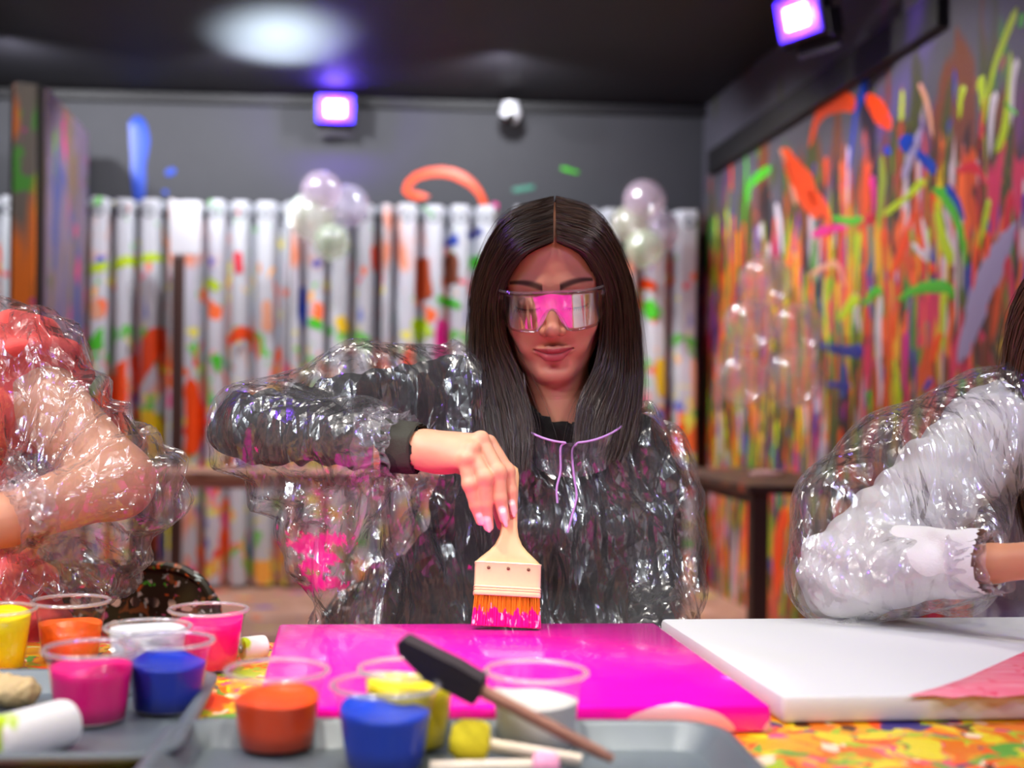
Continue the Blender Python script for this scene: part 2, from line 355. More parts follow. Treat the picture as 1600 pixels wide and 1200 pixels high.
def crumple(V, f, seed, n=5, warp=.25, aniso=(1, 1, 1)):
    r = np.random.RandomState(seed); o = np.zeros(len(V)); W = V + np.stack([wsin(V, f*.45, seed+7+i) for i in range(3)], 1)*warp/f
    for i in range(n):
        d = r.normal(size=3)*np.array(aniso); d /= np.linalg.norm(d); ff = f*(.6 + r.rand()*.9); o += tri_w(W @ d*ff + r.rand())*(.6 + .4*r.rand())
    return o/n - .5
def tonp(*a): return [np.array(x) for x in a]
# ================================================================== the room
CZ = 2.76
def room(name, mb, m, label, cat, parent=None, smooth=False):
    o = mb.build(name, m, parent, smooth)
    if parent is None: o.matrix_world = RM; tag(o, label, cat, kind='structure')
    return o
floor_m = layered('floor_paint', (196, 150, 128), [((235, 190, 170), (1, 1, 1), 3, .5, .2, 1), ((255, 120, 60), (1, 1, 1), 5, .66, .02, 2), ((240, 60, 160), (1, 1, 1), 6, .69, .02, 3), ((70, 70, 200), (1, 1, 1), 6, .71, .02, 5), ((230, 225, 90), (1, 1, 1), 7, .69, .02, 6)], .5)
wall_m = mat('grey_wall', (60, 60, 65), .75, bscale=9, bstr=.1, var=.06)
ceil_m = mat('black_ceiling', (23, 21, 30), .62, spec=.4, bscale=14, bstr=.15)
dark_m = mat('dark_trim', (20, 18, 22), .6)
wallR_m = layered('splashed_wall', (88, 86, 98), [
    ((110, 62, 110), (1, 1, .35), 5, .5, .08, 1), ((120, 66, 40), (1, 1, .3), 6, .5, .06, 2), ((74, 78, 34), (1, 1, .25), 8, .5, .05, 3), ((44, 36, 40), (1, 1, .3), 6, .56, .05, 4),
    ((214, 82, 30), (1, 1, .22), 9, .585, .03, 5), ((150, 170, 30), (1, 1, .2), 11, .615, .03, 6), ((70, 140, 50), (1, 1, .2), 10, .63, .03, 7), ((215, 50, 95), (1, 1, .25), 9, .635, .03, 8),
    ((45, 60, 160), (1, 1, .3), 10, .66, .03, 9), ((225, 170, 40), (1, 1, .2), 12, .66, .03, 10), ((210, 190, 205), (1, 1, .2), 12, .67, .03, 11), ((250, 110, 50), (1, 1, .25), 15, .65, .02, 12)], .45, zden=(1.75, 2.45, .05, -.15))
room('floor', MB().box((-2.6, -4.6, -.05), (6.2, 10.2, .1)), floor_m, 'pinkish concrete floor specked with dried paint', 'floor')
room('ceiling', MB().box((-2.6, -4.6, CZ + .05), (6.2, 10.2, .1)), ceil_m, 'black painted ceiling with a pale pool of light', 'ceiling')
wb = room('wall_back', MB().box((-2.6, .05, CZ/2), (6.2, .1, CZ)), wall_m, 'grey back wall with a few paint splashes above the curtain', 'wall')
wr = room('wall_right', MB().box((.05, -4.6, CZ/2), (.1, 10.0, CZ)), wallR_m, 'right wall covered in thick multicoloured paint splashes', 'wall')
room('wall_left', MB().box((-5.25, -4.6, CZ/2), (.1, 10.0, CZ)), wall_m, 'grey left wall of the studio', 'wall')
room('wall_front', MB().box((-2.6, -9.65, CZ/2), (6.2, .1, CZ)), wall_m, 'grey wall behind the viewer', 'wall')
room('trim_1', MB().box((-2.6, -.03, CZ - .035), (5.2, .06, .05)), dark_m, 'dark strip where the back wall meets the ceiling', 'trim')
# dark band on the right wall below the ceiling
v0, z0 = on_right(1116, 258); v1, z1 = on_right(1482, 8)
room('trim_2', MB().box((-.02, -(v0+v1)/2, (z0+z1)/2), (.04, v1-v0, .13), bev=.004), dark_m, 'dark board fixed high along the right wall', 'trim')
# paint strokes: thick paint standing slightly proud of the wall
PC = dict(orange=(246, 76, 12), blue=(0, 62, 178), green=(74, 190, 40), lime=(188, 214, 24), white=(214, 204, 218), magenta=(226, 24, 140), red=(214, 40, 60), yellow=(236, 196, 30), purple=(90, 50, 150), peach=(226, 160, 130), navy=(38, 52, 150), teal=(60, 130, 110), lilac=(160, 150, 190), brown=(120, 60, 36), olive=(96, 100, 36), rust=(176, 74, 36))
def pm(c): return mat('paint_' + c, PC[c], .4, spec=.5)
def stroke(parent, name, pts, ws, c, to3, h=.002, n=14):
    pts = catmull([(p[0], p[1], 0) for p in pts], n); V = []; Fc = []; m = len(ws) - 1
    for i, p in enumerate(pts):
        t = (pts[min(i+1, n)] - pts[max(i-1, 0)]).normalized(); nr = Vector((-t.y, t.x, 0)); q = i/n*m; k = min(int(q), m-1); wd = ws[k] + (ws[k+1] - ws[k])*(q-k)
        e = min(i, n-i)/n*7; wd *= sqrt(max(0, 1 - (1-min(1, e))**2))*.98 + .02
        for f, hh in ((-1, -.001), (-.6, h), (.6, h), (1, -.001)): a = p + nr*wd*f*(1 + .18*noise.noise((p.x*9 + f*3, p.y*9, len(pts)*ws[0]*50))); V.append(to3(a.x, a.y, hh))
    for i in range(n):
        for j in range(3): Fc.append((i*4+j, i*4+j+1, i*4+j+5, i*4+j+4))
    return mesh(name, V, Fc, pm(c), parent)
toR = lambda a, b, h: Vector((-h, -a, b))
toB = lambda a, b, h: Vector((a, -h, b))
def sR(px, wpx, c, name='paint_stroke'):
    pts = [on_right(*p) for p in px]; sc = sum(Vector((0, -a, b)).length*0 + (RM @ Vector((0, -a, b))).y for a, b in pts)/len(pts)/F
    return stroke(wr, name, pts, [w_*sc*.62 for w_ in wpx], c, toR)
def sB(px, wpx, c, name='paint_stroke'):
    pts = [on_back(*p) for p in px]; return stroke(wb, name, pts, [w_*6.9/F*.5 for w_ in wpx], c, toB)
sB([(212, 180), (218, 220), (216, 262), (219, 322)], [30, 36, 26, 22], 'blue'); sB([(258, 272), (268, 268), (274, 264)], [10, 14, 8], 'blue'); sB([(254, 299), (262, 302)], [8, 8], 'blue')
sB([(672, 306), (652, 306), (634, 298), (650, 276), (690, 268), (724, 278), (748, 300), (764, 334)], [13, 16, 14, 14, 18, 20, 13, 14], 'orange')
sB([(774, 316), (772, 332)], [10, 14], 'magenta'); sB([(800, 298), (836, 292)], [10, 8], 'teal'); sB([(655, 160), (656, 170)], [5, 5], 'red'); sB([(876, 262), (905, 270)], [8, 5], 'green')
# the big strokes of the right wall
sR([(1222, 232), (1240, 270), (1262, 300), (1280, 340)], [18, 46, 52, 22], 'orange'); sR([(1262, 300), (1290, 330), (1300, 372)], [30, 18, 10], 'orange')
sR([(1264, 232), (1280, 178), (1310, 158), (1340, 165)], [12, 26, 30, 22], 'orange'); sR([(1352, 150), (1372, 172), (1394, 200)], [14, 36, 16], 'orange')
sR([(1350, 118), (1350, 140), (1338, 172), (1332, 220), (1326, 268)], [20, 30, 14, 10, 6], 'blue'); sR([(1404, 222), (1424, 226), (1426, 230)], [22, 26, 18], 'blue'); sR([(1430, 236), (1456, 262), (1462, 272)], [14, 20, 10], 'blue'); sR([(1478, 292), (1496, 318), (1508, 346)], [18, 16, 7], 'blue'); sR([(1382, 232), (1392, 240)], [14, 10], 'blue')
sR([(1170, 320), (1172, 290), (1190, 272), (1206, 262)], [8, 14, 16, 10], 'green'); sR([(1166, 240), (1166, 300), (1162, 350)], [8, 10, 5], 'green'); sR([(1300, 340), (1326, 346), (1350, 342)], [8, 12, 10], 'green')
sR([(1218, 232), (1232, 262), (1242, 310), (1244, 322)], [8, 15, 12, 6], 'peach'); sR([(1212, 318), (1218, 350), (1222, 400)], [16, 18, 8], 'white'); sR([(1188, 350), (1190, 374)], [18, 12], 'white')
sR([(1590, 10), (1570, 60), (1555, 100), (1544, 150), (1536, 200)], [24, 16, 14, 11, 7], 'lime'); sR([(1580, 80), (1576, 140), (1570, 200), (1556, 240)], [10, 12, 22, 18], 'lime'); sR([(1598, 20), (1594, 44)], [18, 14], 'green')
sR([(1414, 312), (1436, 288), (1446, 286)], [12, 16, 10], 'lime'); sR([(1380, 336), (1404, 318), (1420, 306)], [10, 12, 8], 'lime'); sR([(1456, 296), (1480, 310), (1500, 360), (1510, 420)], [12, 26, 16, 9], 'green')
sR([(1440, 340), (1450, 400), (1424, 380)], [10, 18, 8], 'white'); sR([(1390, 436), (1412, 380), (1430, 326)], [12, 24, 10], 'orange'); sR([(1462, 310), (1472, 372), (1490, 412)], [20, 26, 20], 'lime'); sR([(1456, 300), (1464, 330)], [16, 20], 'orange')
sR([(1546, 310), (1540, 340), (1530, 390)], [14, 18, 8], 'lime'); sR([(1492, 268), (1524, 262), (1544, 290)], [8, 18, 8], 'red'); sR([(1350, 346), (1364, 340), (1358, 350)], [14, 20, 12], 'red'); sR([(1268, 368), (1290, 360), (1328, 354)], [10, 14, 6], 'magenta'); sR([(1276, 346), (1278, 352)], [12, 10], 'navy')
sR([(1262, 432), (1290, 416), (1308, 414), (1322, 450)], [8, 10, 10, 8], 'peach'); sR([(1298, 370), (1298, 430)], [12, 10], 'yellow'); sR([(1310, 500), (1330, 474), (1344, 468)], [14, 22, 12], 'lime'); sR([(1376, 460), (1372, 520), (1376, 600), (1374, 640)], [18, 22, 15, 6], 'white'); sR([(1348, 478), (1366, 456), (1378, 456)], [12, 16, 10], 'green')
sR([(1590, 344), (1560, 400), (1530, 470), (1508, 540), (1496, 568)], [14, 52, 62, 40, 12], 'lilac'); sR([(1400, 470), (1440, 450), (1480, 450), (1490, 470)], [10, 16, 20, 14], 'green'); sR([(1280, 540), (1320, 548), (1350, 548)], [12, 16, 22], 'navy'); sR([(1290, 600), (1330, 604)], [8, 12], 'navy'); sR([(1444, 610), (1456, 592)], [12, 12], 'blue'); sR([(1456, 570), (1462, 540), (1474, 520)], [10, 20, 10], 'orange')
sR([(1436, 130), (1448, 160), (1458, 216)], [10, 12, 6], 'peach'); sR([(1410, 140), (1408, 190)], [12, 16], 'lime'); sR([(1452, 415), (1462, 425)], [18, 14], 'orange'); sR([(1142, 214), (1143, 300)], [10, 9], 'orange'); sR([(1154, 360), (1156, 420)], [8, 10], 'orange'); sR([(1440, 200), (1410, 280)], [18, 26], 'lilac')
sR([(1570, 160), (1590, 180)], [9, 6], 'green'); sR([(1170, 920), (1168, 820), (1172, 770)], [20, 30, 26], 'orange'); sR([(1214, 940), (1216, 860), (1230, 790)], [26, 44, 36], 'orange'); sR([(1290, 430), (1290, 500), (1296, 560)], [10, 14, 10], 'lime'); sR([(1396, 560), (1404, 620), (1398, 680)], [12, 18, 8], 'lime')
random.seed(11)
cols = ['orange']*6 + ['lime']*4 + ['green']*3 + ['red']*3 + ['magenta']*2 + ['yellow']*3 + ['white']*2 + ['navy']*2 + ['teal']*2 + ['purple']*2 + ['peach']*2 + ['brown']*7 + ['teal']*3 + ['purple']*3 + ['olive']*6 + ['rust']*5
for i in range(215):
    v = random.uniform(.1, 3.6); z = random.choice((random.gauss(1.75, .25), random.gauss(1.35, .35), random.uniform(.3, 1.6))); z = min(z, 2.1)
    ln = random.uniform(.06, .42); wd = random.uniform(.008, .026); dx = random.uniform(-.03, .03)
    stroke(wr, 'paint_drip', [(v, z), (v + dx, z - ln*.4), (v + dx*1.2, z - ln)], [wd*1.4, wd, wd*.5], random.choice(cols), toR, h=.0015, n=8)
# ------------------------------------------------------------------ curtain panels on a rod
cur_layers = [((205, 198, 212), (1, 1, .5), 4, .5, .2, 1), ((236, 150, 120), (1, 1, .8), 3, .56, .12, 2), ((250, 110, 50), (1, 1, .7), 5, .60, .03, 3), ((235, 225, 90), (1, 1, 1.2), 6, .615, .03, 4), ((110, 200, 90), (1, 1, 1.3), 6, .635, .025, 5), ((70, 90, 200), (1, 1, .8), 6, .665, .025, 6), ((240, 120, 170), (1, 1, .8), 6, .645, .04, 7), ((250, 175, 70), (1, 1, .8), 7, .63, .03, 8), ((120, 60, 40), (1, 1, .5), 7, .69, .03, 9), ((235, 60, 60), (1, 1, .7), 9, .66, .02, 10)]
cur_m = layered('curtain_cloth', (196, 198, 206), cur_layers, .6, zden=(1.0, 2.1, .03, -.075), bstr=.05)
grom_m = mat('grommet_metal', (70, 72, 78), .35, metal=.8)
CUR = []
def curtain(x0, x1, label, seed, per=.135, amp=.075, top=2.13):
    random.seed(seed); u0 = on_back(x0, 500, .13)[0]; u1 = on_back(x1, 500, .13)[0]; uc = (u0+u1)/2
    root = empty('curtain', (0, 0, 0), label, 'curtain', 'paint splashed curtain panels'); root.matrix_world = RM @ Matrix.Translation((uc, -.14, 0))
    n = int((u1-u0)/.006); zs = np.linspace(.02, top, 12); V = []; ph = 0; line = []
    for i in range(n+1):
        u = u0 + (u1-u0)*i/n; ph += (u1-u0)/n/per*2*pi*(1 + .35*noise.noise((u*3.1, seed, 0)))
        s = 1 - 2*max(0, 1 - abs((ph/(2*pi)) % 1 - .5)/(.27 + .1*noise.noise((u*4.3, 5, seed))))**1.4; line.append((u, s*amp*(1 + .25*noise.noise((u*5, 3, seed))), ph))
    for z in zs:
        k = (top - z)/top
        for u, d, _ in line: V.append((u - uc + .014*k*noise.noise((u*4, z*1.2, seed)), -d*(1 + .15*noise.noise((u*2, z, 7.1))), z + .008*noise.noise((u*6, 1, seed))*(z > top-.01)))
    Fc = [(r*(n+1)+i, r*(n+1)+i+1, (r+1)*(n+1)+i+1, (r+1)*(n+1)+i) for r in range(len(zs)-1) for i in range(n)]
    o = mesh('cloth', V, Fc, cur_m, root); lu = np.array([l_[0] for l_ in line]); ld = np.array([l_[1] for l_ in line])
    CUR.append((root, uc, lu, ld))
    for (u, d, p), (u2, d2, p2) in zip(line, line[1:]):
        if int(p/pi) != int(p2/pi):
            a = atan2(d2-d, u2-u); M = Matrix.Rotation(-a, 3, 'Z') @ Matrix.Rotation(pi/2, 3, 'X'); prof = [(.026 + .007*cos(t), .006*sin(t)) for t in [i/8*2*pi for i in range(9)]]
            MB().lathe(prof, 14, (u-uc, -d, top-.07), M=M).build('grommet', grom_m, root)
    return root
curtain(-60, 22, 'curtain panel at the left edge behind the tall painted partition', 1)
curtain(118, 262, 'curtain panel with yellow arc stripes next to the tall partition', 2)
curtain(266, 452, 'curtain panel directly behind the dark upright post', 3)
curtain(455, 592, 'curtain panel below the balloon cluster on the back wall', 4)
curtain(596, 778, 'curtain panel left of the woman, under the orange swirl', 5, per=.15)
curtain(800, 960, 'curtain panel hidden mostly behind the woman with dark hair', 6)
curtain(975, 1092, 'curtain panel nearest the corner with the right wall', 7, per=.17)
def curtain_paint(k, px, ws, c):
    """a brush or splash mark that follows the pleats of curtain panel k"""
    root, uc, lu, ld = CUR[k]; n, m_ = 44, 9; pts = catmull([(on_back(x, y, .14)[0], on_back(x, y, .14)[1], 0) for x, y in px], n); V = []
    for i, p in enumerate(pts):
        t = (pts[min(i+1, n)] - pts[max(i-1, 0)]).normalized(); nr = Vector((-t.y, t.x, 0)); q = i/n*(len(ws)-1); kk = min(int(q), len(ws)-2); wd = (ws[kk] + (ws[kk+1]-ws[kk])*(q-kk))*6.85/F*.5
        wd *= sqrt(max(0, 1 - (1-min(1, min(i, n-i)/n*7))**2))*.97 + .03
        for j in range(m_):
            f = -1 + 2*j/(m_-1); a = p + nr*wd*f*(1 + .3*noise.noise((p.x*14 + (f > 0)*9, p.y*14, k))); u = min(max(a.x, lu[0]), lu[-1]); V.append((u - uc, -np.interp(u, lu, ld)*1.04 - .004, a.y))
    mesh('paint_splash', V, [(i*m_+j, i*m_+j+1, (i+1)*m_+j+1, (i+1)*m_+j) for i in range(n) for j in range(m_-1)], pm(c), root)
for a_ in ((1, [(142, 668), (185, 612), (222, 566), (256, 512)], [26, 46, 40, 26], 'orange'), (1, [(176, 700), (186, 650), (196, 610)], [30, 52, 36], 'orange'), (1, [(126, 428), (170, 418), (216, 408), (258, 403)], [12, 16, 14, 12], 'lime'), (1, [(146, 546), (166, 530), (188, 516)], [16, 30, 18], 'green'), (1, [(130, 600), (140, 640)], [20, 26], 'orange'), (1, [(232, 640), (246, 680), (240, 720)], [16, 26, 16], 'yellow'), (1, [(150, 470), (158, 500)], [16, 20], 'peach'),
           (2, [(356, 536), (378, 522), (398, 530), (402, 566)], [14, 20, 18, 12], 'orange'), (2, [(322, 440), (346, 453)], [12, 14], 'lime'), (2, [(373, 396), (376, 430)], [12, 14], 'red'), (2, [(336, 556), (352, 578)], [16, 22], 'green'), (2, [(300, 590), (306, 660), (300, 710)], [16, 26, 18], 'orange'), (2, [(418, 470), (420, 520)], [14, 18], 'peach'), (2, [(430, 600), (426, 660)], [18, 22], 'yellow'),
           (3, [(474, 446), (472, 512)], [11, 13], 'blue'), (3, [(482, 504), (502, 510), (522, 522)], [12, 15, 10], 'green'), (3, [(530, 496), (540, 520)], [16, 18], 'yellow'), (3, [(584, 384), (586, 424)], [10, 10], 'orange'), (3, [(500, 560), (520, 600)], [16, 24], 'peach'),
           (4, [(680, 468), (698, 472), (718, 482)], [10, 13, 10], 'green'), (4, [(650, 498), (662, 530)], [20, 30], 'lime'), (4, [(658, 402), (662, 470)], [20, 26], 'rust'), (4, [(702, 396), (706, 446)], [18, 24], 'brown'), (4, [(696, 378), (714, 378)], [14, 18], 'blue'), (4, [(728, 370), (752, 364)], [10, 12], 'navy'), (4, [(690, 498), (686, 566)], [16, 22], 'magenta'), (4, [(764, 412), (734, 460)], [10, 14], 'red'), (4, [(640, 540), (632, 580)], [14, 18], 'orange'), (4, [(740, 400), (742, 420)], [14, 14], 'green'),
           (6, [(1010, 470), (1018, 500)], [14, 18], 'green'), (6, [(1026, 560), (1030, 620)], [14, 18], 'yellow'), (6, [(1060, 660), (1050, 710)], [12, 18], 'orange'), (6, [(1000, 440), (1020, 452)], [14, 12], 'orange'), (6, [(1076, 560), (1080, 640)], [8, 12], 'peach')):
    curtain_paint(*a_)
rod = MB().tube([(-5.1, -.14, 2.06), (-.05, -.14, 2.06)], .014, 12).build('curtain_rod', grom_m); rod.matrix_world = RM; tag(rod, 'metal rod carrying the curtain along the back wall', 'rod')
# ------------------------------------------------------------------ tall partition on the left
part_end = layered('partition_end', (110, 104, 100), [((70, 160, 50), (1, 1, .6), 6, .5, .04, 1), ((236, 120, 20), (1, 1, .4), 3, .47, .05, 2), ((180, 96, 24), (1, 1, .3), 6, .56, .05, 3), ((190, 60, 150), (1, 1, 1), 7, .66, .02, 4)], .5)
part_side = layered('partition_side', (118, 100, 120), [((120, 96, 70), (1, 1, .3), 6, .52, .06, 1), ((70, 76, 130), (1, 1, .35), 5, .54, .05, 2), ((190, 50, 110), (1, 1, .5), 7, .62, .03, 3), ((90, 90, 80), (1, 1, .6), 9, .62, .03, 6), ((110, 150, 60), (1, 1, .3), 8, .68, .03, 5)], .5)
a = P(65, 500, 5.6); b = P(131, 500, 6.55); ang = atan2(b.y - a.y, b.x - a.x)
pr = empty('partition', (a.x, a.y, 0), 'tall narrow partition with a purple lit side and orange splashed end', 'partition', rz=ang)
L_ = (b - a).length
MB().box((L_/2, .075, 1.235), (L_, .15, 2.47), bev=.004).build('core', dark_m, pr, False)
MB().box((L_/2, -.008, 1.235), (L_ - .01, .016, 2.46), bev=.003).build('side_panel', part_side, pr, False)
MB().box((-.012, .08, 1.24), (.024, .10, 2.47), bev=.003).build('end_board', part_end, pr, False)
# ------------------------------------------------------------------ dark post with a white wrapped top
pb = P(277, 600, 6.35)
po = empty('easel_post', (pb.x, pb.y, 0), 'dark wooden upright post with white board at its top', 'post', rz=YAW)
MB().box((0, 0, .9), (.062, .04, 1.76), bev=.004).build('upright', mat('dark_wood', (60, 30, 24), .5, bscale=20, bstr=.3, vec=(1, 1, .1), var=.3), po, False)
MB().box((.035, -.015, 1.93), (.155, .02, .28), bev=.004).build('white_board', mat('white_board', (214, 214, 222), .5), po, False)
MB().box((0, 0, .01), (.3, .3, .02), bev=.003).build('foot', MATS['dark_wood'], po, False)
# ------------------------------------------------------------------ tables at the back
wood_m = layered('stained_bench_wood', (206, 160, 136), [((120, 70, 50), (.2, 1, 1), 9, .52, .1, 1), ((220, 150, 120), (.3, 1, 1), 6, .55, .1, 3), ((240, 110, 60), (1, 1, 1), 9, .66, .03, 2)], .5)
dwood_m = layered('dark_bench_wood', (66, 46, 36), [((110, 62, 40), (1, 1, .3), 9, .55, .1, 1), ((190, 80, 40), (1, 1, .5), 9, .63, .03, 3), ((120, 120, 50), (1, 1, .4), 9, .66, .03, 2)], .5)
def table(name, c, rz, L, D, H, label, m, n=4):
    t = empty(name, (c[0], c[1], 0), label, 'table', rz=rz)
    for i in range(n): MB().box((0, (i - (n-1)/2)*D/n, H - .015), (L, D/n - .004, .03), bev=.003).build('plank', m, t, False)
    MB().box((0, -D/2 + .05, H - .05), (L - .1, .02, .04)).build('apron', m, t, False); MB().box((0, D/2 - .05, H - .05), (L - .1, .02, .04)).build('apron', m, t, False)
    for sx in (-1, 1):
        for sy in (-1, 1): MB().box((sx*(L/2 - .07), sy*(D/2 - .06), (H-.03)/2), (.06, .06, H-.03), bev=.004).build('leg', dwood_m, t, False)
    return t
c = P(640, 740, 5.3)
table('back_table', (c.x - .06, 5.28), YAW, 2.28, .42, .735, 'long low wooden table in the back behind the woman', wood_m)
c2 = RW(-.36, 2.1, 0)
table('side_table', (c2.x, c2.y), YAW + pi/2, 1.25, .5, .75, 'dark wooden table standing along the splashed right wall', dwood_m)
# ------------------------------------------------------------------ lamps and camera high on the walls
def flood(loc, rot, label, energy):
    root = empty('flood_light', loc, label, 'lamp', 'ultraviolet flood lights'); root.rotation_euler = rot
    bm_ = mat('lamp_black', (26, 20, 34), .4)
    MB().box((0, .03, 0), (.225, .05, .17), bev=.006).build('housing', bm_, root)
    for i in range(7): MB().box((-.09 + i*.03, .066, 0), (.006, .03, .13)).build('fin', bm_, root, False)
    MB().box((0, -.0, 0), (.205, .012, .15), bev=.004).build('reflector', mat('uv_glow', (80, 60, 255), .3, emit=(.16, .06, 1, 1), es=.9), root, False)
    MB().box((0, -.009, 0), (.11, .008, .08), bev=.0035).build('led_panel', mat('uv_core', (255, 255, 255), .3, emit=(.82, .8, 1, 1), es=4), root, False)
    MB().box((0, .085, -.1), (.2, .012, .09)).build('bracket', bm_, root, False); MB().box((.12, .055, -.05), (.006, .07, .1)).build('bracket', bm_, root, False); MB().box((-.12, .055, -.05), (.006, .07, .1)).build('bracket', bm_, root, False)
    l = bpy.data.lights.new('uv_light', 'SPOT'); l.energy = energy; l.color = UV; l.spot_size = radians(150); l.spot_blend = .5; l.shadow_soft_size = .05
    o = bpy.data.objects.new('uv_light', l); COL.objects.link(o); o.parent = root; o.location = (0, -.03, 0); o.rotation_euler = (pi/2, 0, 0)
    return root
flood(P(524, 170, 6.72), (.12, 0, YAW), 'purple glowing flood light on the grey back wall', 60)
flood(P(1247, 26, 4.55), (.25, 0, -1.05), 'purple glowing flood light high on the right wall', 60)
cm = empty('security_camera', P(797, 178, 6.72), 'small white dome camera below the ceiling trim', 'camera'); cm.rotation_euler = (0, 0, YAW)
wp = mat('white_plastic', (190, 190, 196), .35)
MB().lathe([(0, .06), (.05, .06), (.05, .035), (.03, .03)], 24).build('mount', wp, cm)
MB().lathe([(.062*sin(t), .062*cos(t)) for t in [i/12*pi*.62 + .35 for i in range(13)]], 28, M=Matrix.Rotation(.5, 3, 'Y')).build('dome', wp, cm)
MB().lathe([(.058*sin(t), .058*cos(t)) for t in [i/12*pi for i in range(13)]], 28).build('eyeball', mat('black_gloss', (14, 13, 16), .15), cm)
MB().lathe([(0, .064), (.02, .063), (.026, .056)], 20, M=Matrix.Rotation(2.2, 3, 'X')).build('lens', MATS['black_gloss'], cm)
MB().box((.0, .16, .04), (.04, .26, .04)).build('arm', wp, cm, False)
# ------------------------------------------------------------------ balloons
bal_m = film('clear_balloon', 1.6, .22, .10, (.98, .95, .97, 1), hazecol=(.9, .72, .78, 1), base=.07)
bal2_m = film('irid_balloon', .8, .42, .05, (.97, .96, .97, 1), hazecol=(.92, .86, .92, 1), base=.09)
irid = [film('irid_balloon_%d' % i, 1.0, .36, .04, (.97, .96, .97, 1), hazecol=h_, base=.10) for i, h_ in enumerate(((.78, .62, .78, 1), (.86, .88, .72, 1), (.8, .74, .95, 1), (.7, .86, .62, 1)))]
def balloon(px, py, rpx, Y, m, root, k):
    c = P(px, py, Y); r = rpx*Y/F; prof = [(.001, -1.16), (.05, -1.13), (.09, -1.06), (.16, -1.0)] + [(sin(t)*(1 - .04*cos(t)), -cos(t)) for t in [.25 + i/18*(pi - .25) for i in range(19)]]
    rt = Matrix.Rotation(.3*sin(k*2.1), 3, 'X') @ Matrix.Rotation(.4*cos(k*1.7), 3, 'Y')
    o = MB().lathe([(a*r, b*r) for a, b in prof], 28, M=rt).build('balloon', m); o.location = c; return o
def cluster(items, Y, m, labels, group, dy=.05):
    for k, ((x, y, r), lb) in enumerate(zip(items, labels)):
        o = balloon(x, y, r, Y + dy*((k*7 % 3) - 1), irid[k] if m is bal2_m else m, None, k); tag(o, lb, 'balloon', group)
cluster([(502, 300, 33), (488, 338, 38), (543, 322, 34), (518, 378, 29)], 6.5, bal2_m, ['topmost balloon of the cluster above the curtain', 'leftmost pale balloon of the cluster above the curtain', 'rightmost shiny balloon of the cluster above the curtain', 'lowest small greenish balloon of the cluster above the curtain'], 'balloons hanging on the back wall')
cluster([(1006, 314, 33), (984, 350, 30), (1032, 362, 32), (1006, 388, 30)], 6.55, bal2_m, ['purple topmost balloon beside the woman\'s hair near the corner', 'yellowish balloon touching the woman\'s hair near the corner', 'right hand balloon of the cluster beside the wall corner', 'lowest reddish balloon of the cluster beside the wall corner'], 'balloons hanging near the corner')
B3 = [(1196, 440, 41), (1172, 508, 41), (1246, 514, 40), (1160, 594, 39), (1238, 592, 46)]
cluster(B3, 5.0, bal_m, ['topmost clear pink balloon in front of the splashed wall', 'middle left clear balloon in front of the splashed wall', 'middle right clear balloon in front of the splashed wall', 'lower left clear balloon in front of the splashed wall', 'largest, lower right clear balloon in front of the splashed wall'], 'clear balloons on the side table')
s0 = P(1200, 600, 5.0); st = empty('balloon_stand', (s0.x, s0.y, .75), 'thin clear pole holding up the pink balloon cluster', 'stand')
MB().tube([(0, 0, .005), (0, 0, 1.45 - .75)], .008, 8).build('pole', mat('pale_pole', (200, 160, 160), .3), st); MB().lathe([(0, 0), (.07, 0), (.07, .012), (.012, .02)], 24).build('base', MATS['pale_pole'], st)
# ================================================================== the painting table
TZ = .752
def cells(name):
    m, nt, b = nmat(name); L = nt.links.new; tc = N(nt, 'ShaderNodeTexCoord'); prev = None
    no = N(nt, 'ShaderNodeTexNoise'); no.inputs['Scale'].default_value = 14; no.inputs['Detail'].default_value = 3; L(tc.outputs['Object'], no.inputs['Vector'])
    wp = N(nt, 'ShaderNodeMix', data_type='VECTOR'); wp.inputs[0].default_value = .1; L(tc.outputs['Object'], wp.inputs[4]); L(no.outputs['Color'], wp.inputs[5])
    for sc, sd, th in ((52, 0, 0), (90, 3, .42), (38, 6, .72)):
        mp = N(nt, 'ShaderNodeMapping'); mp.inputs['Location'].default_value = (sd, sd*1.3, 0); mp.inputs['Scale'].default_value = (1, 1, 0); L(wp.outputs[1], mp.inputs[0])
        vo = N(nt, 'ShaderNodeTexVoronoi'); vo.inputs['Scale'].default_value = sc; L(mp.outputs[0], vo.inputs['Vector'])
        sp = N(nt, 'ShaderNodeSeparateColor'); L(vo.outputs['Color'], sp.inputs[0]); cr = N(nt, 'ShaderNodeValToRGB'); cr.color_ramp.interpolation = 'CONSTANT'
        stops = [(0, (232, 120, 20)), (.2, (240, 170, 20)), (.38, (235, 215, 40)), (.52, (170, 200, 40)), (.62, (255, 90, 30)), (.72, (250, 225, 190)), (.79, (240, 80, 130)), (.86, (90, 170, 60)), (.92, (60, 50, 120)), (.96, (90, 50, 30))]
        while len(cr.color_ramp.elements) < len(stops): cr.color_ramp.elements.new(.5)
        for e, (p, c_) in zip(cr.color_ramp.elements, stops): e.position = p; e.color = rgb(*c_)
        L(sp.outputs[0], cr.inputs[0])
        if prev is None: prev = cr.outputs[0]; vo0 = vo
        else:
            g = N(nt, 'ShaderNodeMath', operation='GREATER_THAN'); L(sp.outputs[1], g.inputs[0]); g.inputs[1].default_value = th
            mx = N(nt, 'ShaderNodeMix', data_type='RGBA'); L(g.outputs[0], mx.inputs[0]); L(prev, mx.inputs[6]); L(cr.outputs[0], mx.inputs[7]); prev = mx.outputs[2]
    L(prev, b.inputs['Base Color']); b.inputs['Roughness'].default_value = .35; bump(nt, b, 60, .5, .003); return m
tb = empty('painting_table', (.05, .85, 0), 'large table coated in dried orange, yellow and green paint', 'table', rz=.05)
